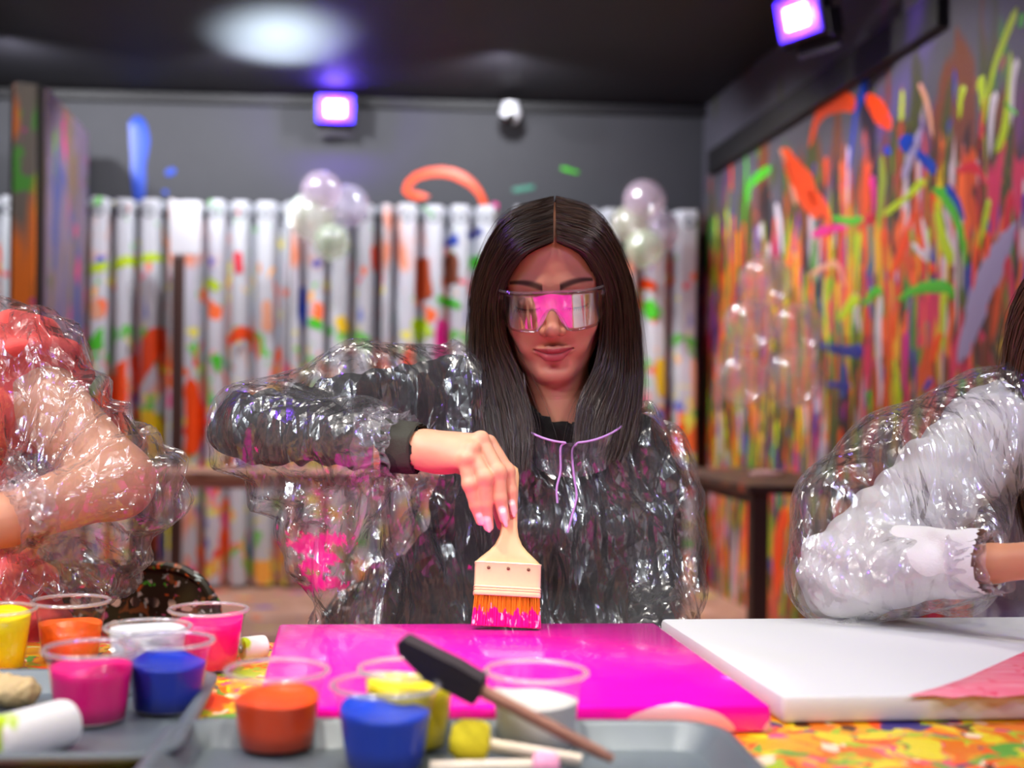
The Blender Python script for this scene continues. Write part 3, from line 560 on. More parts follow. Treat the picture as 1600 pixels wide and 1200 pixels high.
MB().box((0, 0, TZ - .02), (2.7, 1.14, .04), bev=.006).build('table_top', cells('table_paint'), tb, False)
for sx in (-1, 1):
    for sy in (-1, 1): MB().box((sx*1.25, sy*.48, (TZ - .04)/2), (.06, .06, TZ - .04), bev=.004).build('leg', dark_m, tb, False)
# ------------------------------------------------------------------ canvases
def canvas(name, c, rz, W, D, T, label, m, sidem=None):
    t = empty(name, (c[0], c[1], TZ), label, 'canvas', rz=rz)
    MB().box((0, 0, T/2 + .001), (W, D, T), bev=.005).build('stretched_cloth', m, t)
    w_ = mat('stretcher_pine', (190, 150, 100), .6)
    for s in (-1, 1): MB().box((0, s*(D/2 - .03), .002), (W - .02, .03, .004)).build('stretcher_bar', w_, t, False)
    return t
pm_, nt, b = nmat('wet_pink_paint'); L = nt.links.new
b.inputs['Roughness'].default_value = .2; b.inputs['Coat Weight'].default_value = .6; b.inputs['Coat Roughness'].default_value = .06
tc = N(nt, 'ShaderNodeTexCoord'); mp = N(nt, 'ShaderNodeMapping'); mp.inputs['Scale'].default_value = (1.2, 70, 1); no = N(nt, 'ShaderNodeTexNoise'); no.inputs['Scale'].default_value = 9; no.inputs['Detail'].default_value = 4
L(tc.outputs['Object'], mp.inputs[0]); L(mp.outputs[0], no.inputs['Vector']); bp = N(nt, 'ShaderNodeBump'); bp.inputs['Strength'].default_value = .16; bp.inputs['Distance'].default_value = .0015; L(no.outputs[0], bp.inputs['Height']); L(bp.outputs[0], b.inputs['Normal'])
mx = N(nt, 'ShaderNodeMix', data_type='RGBA'); mx.inputs[6].default_value = rgb(238, 0, 150); mx.inputs[7].default_value = rgb(255, 22, 196); L(no.outputs[0], mx.inputs[0])
# bare cloth showing low on the front edge
sx = N(nt, 'ShaderNodeSeparateXYZ'); L(tc.outputs['Object'], sx.inputs[0])
n2 = N(nt, 'ShaderNodeTexNoise'); n2.inputs['Scale'].default_value = 14; L(tc.outputs['Object'], n2.inputs['Vector'])
def mth(op, a_, b_):
    q = N(nt, 'ShaderNodeMath', operation=op)
    for i, v in enumerate((a_, b_)):
        if isinstance(v, (int, float)): q.inputs[i].default_value = v
        else: L(v, q.inputs[i])
    return q.outputs[0]
dx_ = mth('POWER', mth('MULTIPLY', mth('ADD', sx.outputs[0], -.135), 1/.055), 2); dz_ = mth('POWER', mth('MULTIPLY', sx.outputs[2], 1/.026), 2)
dd = mth('ADD', mth('ADD', dx_, dz_), mth('MULTIPLY', n2.outputs[0], .5)); e1 = mth('LESS_THAN', dd, 1.2)
dx2 = mth('POWER', mth('MULTIPLY', mth('ADD', sx.outputs[0], -.222), 1/.012), 2); dd2 = mth('ADD', dx2, mth('POWER', mth('MULTIPLY', sx.outputs[2], 1/.013), 2)); e2 = mth('LESS_THAN', dd2, 1.0)
fac = mth('MULTIPLY', mth('MAXIMUM', e1, e2), mth('LESS_THAN', sx.outputs[1], -.18))
m4 = N(nt, 'ShaderNodeMix', data_type='RGBA'); L(fac, m4.inputs[0]); L(mx.outputs[2], m4.inputs[6]); m4.inputs[7].default_value = rgb(236, 190, 196); L(m4.outputs[2], b.inputs['Base Color'])
cth = radians(4.3); far = Vector((.042, 1.4015, 0)); cc = far - Vector((-sin(cth), cos(cth), 0))*.1935
canvas('pink_canvas', cc, cth, .437, .387, .024, 'canvas painted glossy hot pink in front of the woman', pm_)
wm_ = mat('white_primer', (220, 221, 221), .6, bscale=600, bstr=.15)
wth = radians(5.4); fl = Vector((.270, 1.444, 0)); ex = Vector((cos(wth), sin(wth), 0)); ey = Vector((-sin(wth), cos(wth), 0)); wc = fl + ex*.25 - ey*.1915
wcv = canvas('white_canvas', wc, wth, .5, .383, .024, 'mostly blank white canvas with a pink corner before the right person', wm_)
# pink paint laid on the right front of the white canvas
pts = [PZ(x, y, TZ + .0255) for x, y in ((1418, 1087), (1452, 1078), (1500, 1062), (1545, 1042), (1590, 1022), (1640, 1000), (1700, 985), (1760, 1000), (1740, 1050), (1700, 1088), (1640, 1087), (1600, 1085), (1560, 1089), (1520, 1086), (1490, 1090), (1460, 1086))]
n = len(pts); ctr = sum(pts, Vector())/n; V = [ctr + Vector((0, 0, .0008))] + [p + (ctr - p)*.06 + Vector((0, 0, .0008)) for p in pts] + [p - Vector((0, 0, .0004)) for p in pts]
Fc = [(0, 1 + i, 1 + (i+1) % n) for i in range(n)] + [(1+i, 1+n+i, 1+n+(i+1) % n, 1+(i+1) % n) for i in range(n)]
o = mesh('pink_paint', V, Fc, layered('coral_paint', (250, 120, 145), [((255, 165, 180), (3, 40, 1), 4, .5, .15, 1), ((240, 60, 100), (8, 8, 1), 6, .62, .05, 2)], .3), wcv, True, world=True)
o['label'] = 'coral pink wet paint'
# ------------------------------------------------------------------ trays
tray_m = mat('tray_metal', (104, 114, 120), .42, metal=.1, bscale=30, bstr=.05, var=.06)
def tray(c, rz, W, D, label):
    t = empty('metal_tray', (c[0], c[1], TZ), label, 'tray', 'grey metal trays', rz)
    def ring(w, d, z, r, n=6): return [(sx_*(w/2 - r) + cos(a)*r, sy_*(d/2 - r) + sin(a)*r, z) for q, (sx_, sy_) in enumerate(((1, 1), (-1, 1), (-1, -1), (1, -1))) for a in [q*pi/2 + j/(n-1)*pi/2 for j in range(n)]]
    rows = [ring(W - .05, D - .05, .003, .02), ring(W - .046, D - .046, .004, .022), ring(W - .024, D - .024, .019, .03), ring(W - .02, D - .02, .0205, .032)]
    V = [v for r in rows for v in r]; n = len(rows[0]); Fc = [list(range(n))] + [(k*n+i, k*n+(i+1) % n, (k+1)*n+(i+1) % n, (k+1)*n+i) for k in range(3) for i in range(n)]
    und = [[(x, y, z - .002) for x, y, z in r] for r in rows]; o0 = len(V); V += [v for r in und for v in r]
    Fc += [[o0 + i for i in range(n)][::-1]] + [(o0+k*n+(i+1) % n, o0+k*n+i, o0+(k+1)*n+i, o0+(k+1)*n+(i+1) % n) for k in range(3) for i in range(n)]
    mesh('pan', V, Fc, tray_m, t); ob = t.children[0]; sharp(ob)
    rim = [ring(W - .02, D - .02, .0205, .032), ring(W - .016, D - .016, .022, .034), ring(W, D, .021, .04), ring(W, D, .0165, .04), ring(W - .006, D - .006, .016, .038)]
    V = [v for r in rim for v in r]; mesh('rim', V, [(k*n+i, k*n+(i+1) % n, (k+1)*n+(i+1) % n, (k+1)*n+i) for k in range(4) for i in range(n)], tray_m, t); return t
tray((-.205 - .2 + .012, 1.163 - .15), .065, .40, .29, 'grey metal tray at the left holding pink and blue cups')
tray((.016, .992 - .15), .02, .445, .30, 'grey metal tray at the front centre with orange and blue cups')
# ------------------------------------------------------------------ cups of paint
cup_m = film('cup_plastic', .9, .012, .05, (.96, .96, .97, 1), hazecol=(.85, .85, .88, 1), base=.035)
rim_m = film('cup_rim', 1.0, .30, .08, (.96, .96, .97, 1), hazecol=(.9, .9, .92, 1), base=.12)
CH, CR, CB = .064, .0395, .029
def cup(px, py, c, fill, label, base=TZ + .0005, h=CH, k=1.0, over=None):
    z = base + h; q = PZ(px, py, z); root = empty('paint_cup', (q.x, q.y, base), label, 'paint cup', 'clear cups of paint')
    R = lambda t: (CB + (CR - .002 - CB)*t)*k
    prof = [(0, .0015), (CB*k - .004, .0015), (CB*k - .001, .003), (R(.05), h*.05)] + [(R(t), h*t) for t in (.3, .6, .84)] + [(R(.85) + .001, h*.855), (R(.96) + .001, h*.965), (R(1.0), h*.985)]
    MB().lathe(prof, 40).build('cup_wall', cup_m, root)
    MB().lathe([(R(1) + .0025 + .0024*cos(t), h - .002 + .002*sin(t)) for t in [i/10*2*pi for i in range(11)]], 40).build('rim', rim_m, root)
    pmat = mat('cup_paint_' + '_'.join(map(str, c)), c, .4, spec=.4, coat=.1)
    n = 40; pr_ = [(0, .003), (CB*k - .0045, .003), (R(.05) - .001, h*.06)] + [(R(t) - .0009, h*t) for t in (.3, .6) if t < fill]; V = []; Fc = []
    for r, zz in pr_: V += [(r*cos(j/n*2*pi), r*sin(j/n*2*pi), zz) for j in range(n)]
    rnd = random.Random(px); ph = rnd.random()*6
    for e, dz in ((0, 0), (.0025, .0007), (.008, -.0006), (.02, -.0012)):
        for j in range(n):
            a = j/n*2*pi; up = (over or .03)*h*max(0, cos(a - ph))**3 if e == 0 else 0; r = R(fill + up/h) - .0009 - e*k; V.append((max(r, .001)*cos(a), max(r, .001)*sin(a), h*fill + dz + up + .0008*sin(3*a + ph)))
    rows = len(pr_) + 4
    for i in range(rows-1):
        for j in range(n): Fc.append((i*n+j, i*n+(j+1) % n, (i+1)*n+(j+1) % n, (i+1)*n+j))
    Fc.append([(rows-1)*n + j for j in range(n)]); Fc.append(list(range(n))[::-1]); mesh('paint', V, Fc, pmat, root); return root
TT = TZ + .0035
cup(-8, 949, (255, 226, 0), .86, 'cup of bright yellow paint cut by the left edge', over=.1)
cup(111, 936, (255, 96, 20), .6, 'cup of orange paint at the back left before the coral sleeve', over=.12)
cup(326, 949, (255, 0, 120), .78, 'cup of magenta paint left of the small white roller', over=.1)
cup(231, 976, (228, 228, 230), .93, 'cup of white paint behind the blue cup')
cup(262, 997, (0, 46, 180), .66, 'cup of blue paint on the left tray', TT, over=.1)
cup(143, 1010, (255, 0, 130), .74, 'cup of hot pink paint at the front of the left tray', TT, over=.12)
cup(433, 1043, (255, 78, 8), .62, 'cup of orange paint left of the front blue cup', TT, over=.1)
cup(602, 1066, (0, 62, 196), .66, 'cup of blue paint nearest the camera', TT, over=.1)
cup(640, 1041, (246, 226, 0), .8, 'cup of yellow paint behind the front blue cup', TT, over=.15)
cup(838, 1045, (206, 206, 200), .62, 'cup of milky white paint behind the black foam brush', TT, over=.12)
# ------------------------------------------------------------------ tools on the table
dowel = mat('pale_dowel', (222, 190, 150), .5, bscale=30, bstr=.2, vec=(1, 1, .2), var=.12)
# black foam brush leaning on the cups
a = P(622, 1010, .94); b_ = P(958, 1187, .885); d = (b_ - a); ln = d.length; X = d.normalized(); Z = Vector((0, -.35, 1)); Y_ = Z.cross(X).normalized(); Z = X.cross(Y_); M = Matrix.Translation(a) @ Matrix((X, Y_, Z)).transposed().to_4x4()
fb = empty('foam_brush', b_, 'black foam brush with a wooden handle lying across the cups', 'brush')
sc = .94/F
MB().prism([(0, .006), (.004, .012), (.05, .0135), (.072, .012), (.075, .0), (.072, -.012), (.03, -.0125), (.004, -.002)], -.006, .006, M).build('foam_head', mat('black_foam', (48, 40, 44), .9, bscale=300, bstr=.6), fb, False, world=True)
MB().tube([M @ Vector((x, 0, 0)) for x in (.06, .075, .1, ln - .012, ln)], [.0045, .0052, .0048, .0045, .003], 12).build('handle', mat('stained_dowel', (150, 100, 80), .5, bscale=40, bstr=.2, var=.5), fb, world=True)
def dauber(ax, ay, bx, by, z, c, label, r, hl):
    a = PZ(ax, ay, z); b_ = PZ(bx, by, TZ + .009); root = empty('sponge_dauber', (a.x, a.y, TZ + .003), label, 'dauber', 'sponge daubers'); X = (b_ - a).normalized(); M = Matrix.Translation(a) @ X.to_track_quat('Z', 'Y').to_matrix().to_4x4()
    o = MB().lathe([(.0, -r*.95), (r*.6, -r*.9), (r*.92, -r*.5), (r, 0), (r, r*.5), (r*.85, r*.8), (r*.4, r*.92), (0, r*.92)], 24, M=None).build('sponge', mat('sponge_%d' % c[2], c, .9, bscale=260, bstr=.8), root); o.data.transform(M); o.data.transform(Matrix.Translation(-root.location))
    h = MB().tube([(0, 0, 0), (0, 0, hl*.2), (0, 0, hl)], .0048, 12).build('handle', mat('white_dowel', (236, 220, 196), .5), root); h.data.transform(M); h.data.transform(Matrix.Translation(-root.location)); return root
dauber(734, 1158, 908, 1188, TZ + .0215, (240, 220, 40), 'yellow round sponge dauber at the front beside the blue cup', .0165, .085)
dauber(853, 1196, 680, 1199, TZ + .014, (255, 170, 200), 'small pink tipped dauber at the bottom of the picture', .0105, .085)
def roller(a, b_, r, label, metal=True):
    root = empty('foam_roller', (a.x, a.y, a.z - r), label, 'paint roller', 'foam rollers'); X = (b_ - a).normalized(); ln = (b_ - a).length; M = Matrix.Translation(a - root.location) @ X.to_track_quat('Z', 'Y').to_matrix().to_4x4()
    fm = layered('roller_foam', (238, 238, 234), [((190, 220, 30), (1, 1, 1), 22, .62, .06, 4)], .9)
    o = MB().lathe([(r*.35, 0), (r*.85, 0), (r*.97, r*.08), (r, r*.22), (r, ln - r*.35), (r*.95, ln - r*.14), (r*.8, ln - .0005), (r*.35, ln)], 32).build('foam_sleeve', fm, root); o.data.transform(M)
    o = MB().lathe([(0, -.003), (r*.3, -.003), (r*.36, 0), (r*.36, ln), (r*.3, ln + .002), (0, ln + .002)], 20).build('core', mat('core_plastic', (150, 150, 150), .4, metal=.4), root); o.data.transform(M); return root
roller(PZ(-14, 1162, TZ + .0225), PZ(108, 1128, TZ + .0225), .019, 'white foam roller with lime paint at the lower left corner')
ra = PZ(377, 1014, TZ + .0135); rb = PZ(416, 1010, TZ + .0135); rl = roller(ra, rb, .0125, 'small white roller with metal end beside the pink canvas')
fr_ = MB().tube([(-.004, 0, .013), (-.012, 0, .013), (-.014, .01, .010), (-.012, .05, .006), (-.005, .1, .006)], .002, 8).build('wire_frame', mat('steel_wire', (170, 170, 170), .25, metal=1), rl)
sp = Sdf((-.04, -.03, -.005), (.045, .03, .04), .0015); sp.ell((0, 0, .012), (.03, .02, .013), 0).ell((-.015, .006, .016), (.018, .015, .012), .006).ell((.016, -.003, .012), (.016, .015, .012), .006)
V, Q = sp.mesh(); V = V + normals(V, Q)*(wsin(V, 60, 3)*.0012)[:, None]; V[:, 2] -= V[:, 2].min(); o = qmesh('natural_sponge', V, Q, mat('beige_sponge', (206, 180, 130), .9, bscale=200, bstr=.8)); q = PZ(8, 1104, TT); o.location = (q.x, q.y, TT); tag(o, 'beige natural sponge lying on the left tray', 'sponge')
# ------------------------------------------------------------------ perforated chairs
ch_m = layered('speckled_plastic', (52, 46, 32), [((90, 84, 50), (1, 1, 1), 9, .5, .2, 1), ((150, 90, 50), (1, 1, 1), 45, .58, .03, 2), ((230, 220, 215), (1, 1, 1), 50, .63, .02, 3), ((240, 110, 50), (1, 1, 1), 60, .65, .02, 4), ((235, 110, 160), (1, 1, 1), 55, .67, .02, 5), ((90, 200, 60), (1, 1, 1), 60, .68, .02, 6), ((200, 220, 220), (1, 1, 1), 70, .66, .02, 7)], .45)
def chair(cx, cy, top, label, rz=0, W=.42, plain=False):
    t = empty('chair', (cx, cy, 0), label, 'chair', 'speckled perforated chairs', rz)
    # back: curved plate with round holes
    H = .34; nx, nz = 13, 9; dx, dz = W/nx, H/nz; V = []; Fc = []; n = 8
    def at(x, z, f): 
        zz = top - H + z; y = .05*(x/(W/2))**2*-1 + .12*(z - H)*.35; return (x, y + f, zz)
    def edge(x, z):      # rounded corners: pull points in
        r = .09; ax = W/2 - r; 
        if z > H - r and abs(x) > ax:
            vx, vz = abs(x) - ax, z - (H - r); m_ = max(vx, vz, 1e-6); l = sqrt(vx*vx + vz*vz); s = m_/l if l > 0 else 1; return (math.copysign(ax + vx*s, x), H - r + vz*s)
        return (x, z)
    for f in (0, .007):
        for i in range(nx):
            for j in range(nz):
                x0, z0_ = -W/2 + i*dx, j*dz; cx_, cz_ = x0 + dx/2, z0_ + dz/2; hole = 0 < i < nx-1 and 0 < j < nz-1; b0 = len(V)
                sq = [(1, 0), (1, 1), (0, 1), (-1, 1), (-1, 0), (-1, -1), (0, -1), (1, -1)]
                for sx_, sz_ in sq: V.append(at(*edge(cx_ + sx_*dx/2, cz_ + sz_*dz/2), f))
                if hole:
                    for k in range(n): a = k*pi/4; V.append(at(*edge(cx_ + cos(a)*.0095, cz_ + sin(a)*.0095), f))
                    Fc += [(b0+k, b0+(k+1) % n, b0+n+(k+1) % n, b0+n+k) for k in range(n)]
                else: Fc.append([b0 + k for k in range(n)])
    mesh('backrest', V, Fc, ch_m, t, True)
    rim = [(-W/2, 0)] + [edge(-W/2, z) for z in np.linspace(.05, H, 8)] + [edge(x, H) for x in np.linspace(-W/2, W/2, 15)[1:-1]] + [edge(W/2, z) for z in np.linspace(H, 0, 8)]
    MB().tube([Vector(at(x, z, .0035)) for x, z in rim], .008, 8).build('back_rim', ch_m, t)
    MB().box((0, -.22, .445), (W, .4, .012), bev=.005).build('seat', ch_m, t)
    lm = mat('chair_leg_black', (20, 20, 20), .4)
    for sx_ in (-1, 1):
        MB().tube([(sx_*.17, -.38, .44), (sx_*.2, -.42, 0)], .011, 10).build('leg', lm, t); MB().tube([(sx_*.17, -.06, .44), (sx_*.2, .04, 0)], .011, 10).build('leg', lm, t); MB().tube([(sx_*.17, -.1, .44), (sx_*.18, -.03, .5), (sx_*.18, -.03, top - H + .06)], .010, 10).build('back_support', lm, t)
    return t
p1 = P(505, 912, 1.92); chair(p1.x + .23, 1.94, p1.z, 'speckled dark perforated chair the dark haired woman sits on', -.1, .46)
p2 = P(200, 886, 1.88); chair(p2.x - .055, 1.90, p2.z, 'speckled dark perforated chair beside the coral top', .05, .4)
p3 = P(1700, 900, 1.96); chair(p3.x, 1.96, p3.z, 'speckled dark perforated chair under the person in white', .1, .42)
# ================================================================== people
skin_m = vcol_mat('skin', .48, .12)
SK = np.array(rgb(214, 154, 124)[:3])
def sm(x, a, b): t = np.clip((x - a)/(b - a), 0, 1); return t*t*(3 - 2*t)
def lerp(C, m, col): m = np.clip(m, 0, 1)[:, None]; return C*(1-m) + np.array(rgb(*col)[:3])*m
def head_sdf(neck, h=.00125):
    s = Sdf((-.085, -.125, -.215), (.085, .125, .125), h)
    s.ell((0, .012, .035), (.073, .094, .081), 0)
    s.ell((0, -.012, -.022), (.0635, .0715, .098), .02)
    s.ell((0, -.034, -.074), (.040, .040, .034), .02)
    s.cap((-.046, .0, -.062), (-.014, -.062, -.094), .013, .012, .02).cap((.046, .0, -.062), (.014, -.062, -.094), .013, .012, .02)
    s.ell((0, -.067, -.098), (.018, .0155, .0135), .014)
    for q in (-1, 1):
        s.ell((q*.037, -.056, -.032), (.021, .021, .022), .018)
        s.ell((q*.030, -.064, -.058), (.014, .014, .016), .014)
        s.cap((q*.012, -.074, .020), (q*.048, -.054, .022), .0095, .008, .014)
        s.ell((q*.031, -.088, .001), (.0165, .0125, .0105), .012, 's')
        s.ell((q*.031, -.0655, -.001), (.0145, .0140, .0125), .003)
        s.cap((q*.020, -.0775, -.0085), (q*.043, -.070, -.0075), .0022, .002, .004)
    s.cap((0, -.0765, .012), (0, -.0975, -.0315), .0062, .0080, .010).ell((0, -.0985, -.0335), (.0088, .0085, .0082), .006)
    for q in (-1, 1):
        s.ell((q*.0108, -.0885, -.0375), (.0066, .0085, .0060), .005); s.ell((q*.0058, -.0945, -.0425), (.0032, .0045, .0026), .002, 's')
    # lips
    for q in (-1, 1):
        s.cap((q*.0250, -.0755, -.0622), (q*.006, -.0885, -.0608), .0022, .0044, .004).cap((q*.006, -.0885, -.0608), (0, -.0890, -.0620), .0044, .0042, .003)
        s.cap((q*.0240, -.0755, -.0642), (q*.007, -.0865, -.0716), .0024, .0062, .004).cap((q*.007, -.0865, -.0716), (0, -.0872, -.0720), .0062, .0062, .003)
        s.cap((q*.0270, -.0765, -.0622), (q*.012, -.0905, -.0655), .0010, .0010, .0025, 's').cap((q*.012, -.0905, -.0655), (0, -.0935, -.0660), .0010, .0012, .0025, 's')
    s.ell((0, -.084, -.0845), (.015, .006, .0035), .009, 's')
    for q in (-1, 1): s.ell((q*.074, .018, -.012), (.007, .016, .028), .006)
    nb = np.array(neck); s.cap((0, .018, -.055), nb, .041, .044, .02); s.cap((0, -.02, -.088), nb + np.array((0, -.01, .02)), .032, .036, .025)
    V, Q = s.mesh(); V = relax(V, Q, 1, .4)
    return V, Q
def head_color(V, base=SK):
    x, y, z = V.T; ax = np.abs(x); C = np.tile(base, (len(V), 1)); fr = sm(-y, .045, .06)
    C = lerp(C, .28*np.exp(-((ax-.038)**2 + (z+.03)**2)/(2*.016**2))*fr, (205, 100, 90))
    C = lerp(C, .20*np.exp(-(ax**2 + (z+.034)**2)/(2*.011**2))*fr, (205, 110, 95))
    C = lerp(C, .5*np.exp(-(((ax-.031)/.017)**2 + ((z-.003)/.0085)**2))*fr, (150, 90, 80))
    u = np.clip(ax/.0262, 0, 1); zc = -.0662 + .0042*u**2; up = zc + .0078*(1-u**1.6)*(1 - .18*np.exp(-(ax/.004)**2)) + .0006; lo = zc - .0098*(1-u**2.2) - .0006
    lip = sm(up - z, -.0006, .0008)*sm(z - lo, -.0006, .0008)*(ax < .0265)*(y < -.066); C = lerp(C, lip*.92, (176, 70, 78))
    C = lerp(C, np.exp(-((z-zc)/.0009)**2)*(ax < .026)*(y < -.066)*.75, (88, 28, 34))
    t = np.clip((ax-.012)/.042, 0, 1); bz = .0205 + .0058*np.sin(t**.85*pi*.78); th = .0054*(1-.6*t); br = np.exp(-((z-bz)/th)**4)*((ax > .0115) & (ax < .054))*fr; C = lerp(C, br*.9, (44, 27, 22))
    e = (ax-.031)/.0155; lz = -.0072 - .0022*(1 - e**2); la = np.exp(-((z-lz)/.0012)**2)*(np.abs(e) < 1.06)*fr; C = lerp(C, la, (22, 14, 14))
    cr = np.exp(-((z - (.0075 + .003*(1-e**2)))/.0011)**2)*(np.abs(e) < .95)*fr; C = lerp(C, cr*.45, (110, 60, 52))
    no = np.exp(-(((ax-.0060)/.0034)**2 + ((z+.0425)/.0022)**2))*(y < -.085); C = lerp(C, no*.8, (70, 28, 24))
    return C
def tubes_np(paths, rad, n=3):
    """many thin strands into one quad mesh: paths (S, T, 3), rad (S, T)"""
    S, T, _ = paths.shape; t = np.gradient(paths, axis=1); t /= np.linalg.norm(t, axis=2, keepdims=True) + 1e-12
    ref = np.array((.3, 1, .2)); a = np.cross(t, ref); a /= np.linalg.norm(a, axis=2, keepdims=True) + 1e-12; b = np.cross(t, a)
    V = np.stack([paths + (a*cos(j/n*2*pi) + b*sin(j/n*2*pi))*rad[..., None] for j in range(n)], 2).reshape(-1, 3)
    s, i, j = np.meshgrid(np.arange(S), np.arange(T-1), np.arange(n), indexing='ij'); k = (j+1) % n; o = s*T*n
    Q = np.stack([o + i*n + j, o + i*n + k, o + (i+1)*n + k, o + (i+1)*n + j], -1).reshape(-1, 4); return V, Q
def hair(guides, E, count, seed, name, m, parent, T=22, rad=.00055, spread=.008, fly=.06):
    rs = np.random.RandomState(seed); Vs, Qs, off = [], [], 0
    for G in guides:
        G = np.array([[tuple(p) for p in catmull([Vector(q) for q in g], T-1)] for g in G]); K = len(G)
        def interp(u):
            out = np.zeros((len(u), T, 3)); pts = np.concatenate([[2*G[0]-G[1]], G, [2*G[-1]-G[-2]]]); k = np.clip(u.astype(int), 0, K-2); f = (u-k)[:, None, None]
            p0, p1, p2, p3 = pts[k], pts[k+1], pts[k+2], pts[k+3]; return .5*((2*p1) + (p2-p0)*f + (2*p0-5*p1+4*p2-p3)*f*f + (3*p1-p0-3*p2+p3)*f**3)
        # under sheet
        U = np.linspace(0, K-1, 30); sh = interp(U); cen = np.array((0.004, .07, 0)); d = sh - cen; d[..., 2] *= .4; d /= np.linalg.norm(d, axis=2, keepdims=True); lo = sh - d*.004
        i, j = np.meshgrid(np.arange(29), np.arange(T-1), indexing='ij'); Vs.append(lo.reshape(-1, 3)); Qs.append(np.stack([i*T+j, i*T+j+1, (i+1)*T+j+1, (i+1)*T+j], -1).reshape(-1, 4) + off); off += 30*T
        n = count//len(guides); u = rs.rand(n)*(K-1)*.999; clump = np.round(u*26)/26; u = np.clip(u*.55 + clump*.45 + rs.normal(size=n)*.012, 0, K-1.001); pa = interp(u)
        d = pa - cen; d[..., 2] *= .4; d /= np.linalg.norm(d, axis=2, keepdims=True); tt = np.linspace(0, 1, T)
        lift = (rs.rand(n)**1.5)*spread; lay = np.sin(clump*57 + 1.3)*.0022; pa = pa + d*((lift + lay)[:, None]*np.minimum(1, tt*5 + .15)[None])[..., None]
        ph = rs.rand(n, 3)*6.28; am = .0022*np.minimum(1, tt*3); pa += np.stack([np.sin(tt[None]*(5 + 3*rs.rand(n)[:, None]) + ph[:, q:q+1])*am[None] for q in range(3)], -1)
        pa += rs.normal(size=(n, 1, 3))*np.array((.0035, .0035, .0))*tt[None, :, None]
        fm_ = rs.rand(n) < fly; pa[fm_] += (rs.normal(size=(fm_.sum(), 1, 3))*np.array((.014, .012, .006)))*(tt**1.4)[None, :, None] + d[fm_]*.004
        cutl = 1 - .16*rs.rand(n)**2; # uneven ends
        idx = cutl[:, None]*np.arange(T)[None]; i0 = np.clip(idx.astype(int), 0, T-2); f = (idx - i0)[..., None]; r_ = np.arange(n)[:, None]; pa = pa[r_, i0]*(1-f) + pa[r_, i0+1]*f
        rr = rad*(.7 + .6*rs.rand(n))[:, None]*(1 - .75*tt**3)[None]; rr[fm_] *= .5
        v, q = tubes_np(pa, rr); Vs.append(v); Qs.append(q + off); off += len(v)
    V = np.concatenate(Vs) + np.array(E); o = qmesh(name, V, np.concatenate(Qs), m, parent, world=True); return o
def hair_mat(name, c, c2):
    m, nt, b = nmat(name); L = nt.links.new; b.inputs['Roughness'].default_value = .3; b.inputs['Specular IOR Level'].default_value = .75
    ge = N(nt, 'ShaderNodeNewGeometry'); mx = N(nt, 'ShaderNodeMix', data_type='RGBA'); mx.inputs[6].default_value = rgb(*c); mx.inputs[7].default_value = rgb(*c2); L(ge.outputs['Random Per Island'], mx.inputs[0]); L(mx.outputs[2], b.inputs['Base Color']); return m
def drape(s, name, m, parent, keep=None, f=14, amp=.012, f2=45, amp2=.002, seed=1, aniso=(1, 1, 1), stain=None, it=2, smooth=True, fold=None):
    V, Q = s.mesh(); V = relax(V, Q, it); n = normals(V, Q)
    d = crumple(V, f, seed, n=3, warp=.12, aniso=aniso)*amp*2 + crumple(V, f2, seed+40, n=3, warp=.15)*amp2*2
    if fold is not None: d = d + fold(V)
    V = V + n*d[:, None]; at = {}
    if keep is not None: V, Q, u = cut(V, Q, keep(V))
    if stain is not None: at['stain'] = stain(V)
    return qmesh(name, V, Q, m, parent, smooth, world=True, attrs=at)
def p3(x, y, Y): return np.array(P(x, y, Y))
film_m = film('poncho_film', .7, .06, .15, (.985, .985, .99, 1), bscale=34, bstr=1.0, stain=rgb(240, 10, 140), hazecol=(.82, .82, .86, 1), base=.15, rough2=.30)
# ------------------------------------------------------------------ the woman in the middle
E = P(862, 472, 1.575); HR = Matrix.Rotation(radians(-6), 3, 'Z') @ Matrix.Rotation(radians(-2.5), 3, 'Y') @ Matrix.Rotation(radians(17), 3, 'X')
O = E - HR @ Vector((0, -.078, 0)); HM = Matrix.Translation(O) @ HR.to_4x4(); HMI = HM.inverted()
woman = empty('person', (O.x, 1.72, 0), 'dark haired woman in clear poncho and safety glasses painting with a brush', 'person', 'people painting at the table')
neck_w = P(880, 705, 1.685); nl = HMI @ neck_w
hv, hq = head_sdf(nl); HV0, HQ0, HC0 = hv, hq, head_color(hv)*np.array((1.14, 1.0, 1.0))  # head red raised in colour to brighten the face, as bounced light would
hw = hv @ np.array(HR).T + np.array(O)
# right hand gripping the brush
def hp(cx, cy, Y): return np.array(P(560 + cx/3.158, 620 + cy/3.158, Y))
hs = Sdf(p3(575, 640, 1.34) - .01, p3(815, 850, 1.45) + np.array((.02, .02, .01)), .00125) if False else None
lo = np.array((hp(60, 0, 1.34)[0], 1.33, hp(0, 720, 1.34)[2])); hi = np.array((hp(830, 0, 1.45)[0], 1.475, hp(0, 100, 1.45)[2])); hs = Sdf(lo, hi, .00125)
hs.cap(hp(60, 262, 1.425), hp(330, 258, 1.405), .024, .0195, 0)
for (cx, cy, Y) in ((525, 320, 1.375), (548, 270, 1.379), (598, 222, 1.388), (640, 230, 1.404)):
    hs.cap(hp(330, 262 + (cy-260)*.25, 1.403), hp(cx, cy, Y), .0165, .0095, .012)
hs.ell(hp(455, 285, 1.397), (.030, .0165, .019), .012); hs.ell(hp(420, 300, 1.408), (.030, .018, .018), .012)
